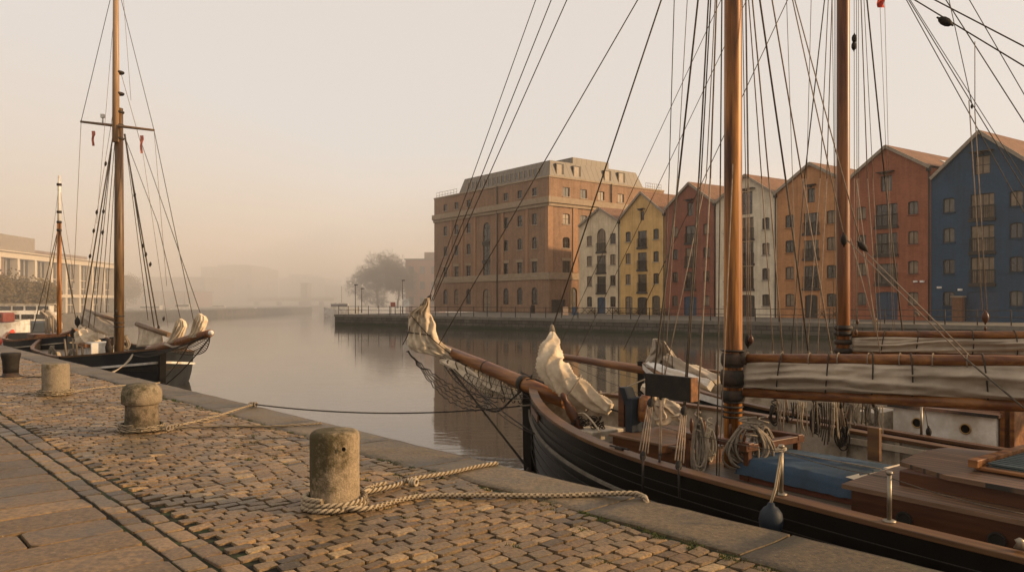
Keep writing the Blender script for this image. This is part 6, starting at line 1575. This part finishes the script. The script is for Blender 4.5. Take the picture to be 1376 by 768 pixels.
# ------------------------------------------------------------------ street furniture on the far quay
def lamp(lab, x, yt, yb, group='lamp posts on the far quay'):
    Yy = 1.6 * F / (yb - HY); c_ = P(x, yb, Yy); c_.z = 0; zt_ = H + (HY - yt) / F * Yy
    t = thing('street_lamp', lab, 'street lamp', c_, group)
    MB().tube([c_, c_ + Z * .8, c_ + Z * zt_], [.08, .05, .035], 8).build('post', M_iron, t); MB().box(c_ + Z * (zt_ + .05) + Vector((.1, 0, 0)), (.45, .2, .12)).build('lamp_head', M_dark, t)
lamp('tall thin lamp post left of the bare trees', 477.5, 383, 421); lamp('thin lamp post standing in front of the bare tree', 486, 388, 420); lamp('thin lamp post between the bare trees and white sign', 541, 377, 420)
def signb(lab, x, y, w_, h_, m, Yy=96):
    c_ = P(x, y, Yy); t = thing('notice_board', lab, 'sign', Vector((c_.x, c_.y, 0)), 'boards on the far quay')
    MB().box(c_, (w_, .08, h_)).build('board', m, t)
    for k in (-1, 1): MB().tube([Vector((c_.x + k * w_ * .45, c_.y + .06, 0)), Vector((c_.x + k * w_ * .45, c_.y + .06, c_.z))], .05, 6).build('post', M_iron, t)
signb('pale blank board beside the thin lamp post on the far quay', 546, 406.5, 1.0, .9, M_white); signb('small reddish board left of the pale board', 528, 409, .6, .6, pmat('sign_red', (.3, .1, .07), (.36, .13, .09), 3, .6, 0))
def bench(lab, x, y, Yy=None):
    Yy = Yy or 1.6 * F / (y - HY); c_ = P(x, y, Yy); c_.z = 0; t = thing('picnic_table', lab, 'picnic table', c_, 'picnic tables before the houses')
    MB().box(c_ + Z * .74, (1.8, .7, .06), (rw, inw, Z)).build('tabletop', M_sparC, t)
    for k in (-1, 1):
        MB().box(c_ + Z * .44 + inw * k * .65, (1.8, .26, .05), (rw, inw, Z)).build('seat', M_sparC, t)
        MB().bar(c_ + rw * k * .65 - inw * .6 + Z * 0, c_ + rw * k * .65 + inw * .3 + Z * .72, .08, .06).build('leg', M_sparC, t); MB().bar(c_ + rw * k * .65 + inw * .6, c_ + rw * k * .65 - inw * .3 + Z * .72, .08, .06).build('leg', M_sparC, t)
for k, (x, lab) in enumerate(((790, 'picnic table at the left of the cream house front'), (823, 'picnic table before the cream house right window'), (852, 'picnic table at the yellow house left arch'), (886, 'picnic table at the yellow house right corner'), (1113, 'picnic table behind the second mast before the orange house'))):
    p = row_o + rw * RP.s_at(x) - inw * 2.0; bench(lab, x, 0, None) if False else None
    t_ = None
    Yy = p.y; c_ = P(x, 420, Yy); bench(lab, x, 420, Yy)
def aboard(lab, x, Yy, m):
    c_ = P(x, 420, Yy); c_.z = 0; t = thing('pavement_sign', lab, 'sign', c_, 'boards on the far quay')
    for k in (-1, 1):
        MB().box(c_ + Vector((0, .18 * k, .5)), (.6, .04, 1.0), (Vector((1, 0, 0)), Vector((0, 1, .3 * k)).normalized(), Vector((0, -.3 * k, 1)).normalized())).build('panel', m, t)
aboard('orange and cream pavement sign by the warehouse corner', 760, 90, pmat('sign_orange', (.5, .28, .14), (.6, .4, .25), 5, .7, 0)); aboard('blue pavement sign left of the cream house', 772, 91, M_navy)
p = row_o + rw * RP.s_at(1292) - inw * .5; t = thing('wooden_gate_pier', 'brown brick pier standing before the blue house', 'pier', p)
MB().box(p + Z * .97, (.8, .5, 1.95), (rw, inw, Z)).build('pier_body', pmat('pier_brick', (.12, .055, .03), (.18, .085, .045), 6, .9, .3), t, bevel=.03); MB().box(p + Z * 2.0, (.95, .62, .12), (rw, inw, Z)).build('pier_cap', M_band, t)
o = MB().lathe([(.28, 0), (.3, .05), (.28, .95), (.32, 1.0), (.2, 1.15)], P(716, 420, 106.5) * 1, 12).build('litter_bin', M_iron); o.location.z = 0; tag(o, 'dark round litter bin by the warehouse wall', 'litter bin')

# ------------------------------------------------------------------ haze
m = bpy.data.materials.new('haze'); m.use_nodes = True; nt = m.node_tree; nt.nodes.clear()
ou = nn(nt, 'ShaderNodeOutputMaterial'); pv = nn(nt, 'ShaderNodeVolumePrincipled')
pv.inputs['Color'].default_value = (.97, .93, .88, 1); pv.inputs['Density'].default_value = HAZE; pv.inputs['Anisotropy'].default_value = .35
nt.links.new(pv.outputs[0], ou.inputs['Volume'])
mb = MB(); mb.box((0, 325, 10.75), (1300, 790, 30.5)); hz = mb.build('haze', m, loc=(0, 0, 0)); hz['kind'] = 'stuff'
# the denser bank of mist lying over the far end of the harbour
m2 = m.copy(); m2.name = 'mist'; pv2 = [n for n in m2.node_tree.nodes if n.type == 'PRINCIPLED_VOLUME'][0]
pv2.inputs['Density'].default_value = MIST; pv2.inputs['Color'].default_value = (1, .962, .91, 1)
fp = [(-640, 32), (-44, 46), (-26, 124), (640, 124), (640, 705), (-640, 705)]
mb = MB(); lo_ = [mb.vert((x, y, -4.2)) for x, y in fp]; hi_ = [mb.vert((x, y, 25.6)) for x, y in fp]
mb.face(lo_[::-1]); mb.face(hi_)
for i in range(6): mb.face((lo_[i], lo_[(i + 1) % 6], hi_[(i + 1) % 6], hi_[i]))
mk = mb.build('mist_bank', m2, loc=(0, 0, 0)); mk['kind'] = 'stuff'
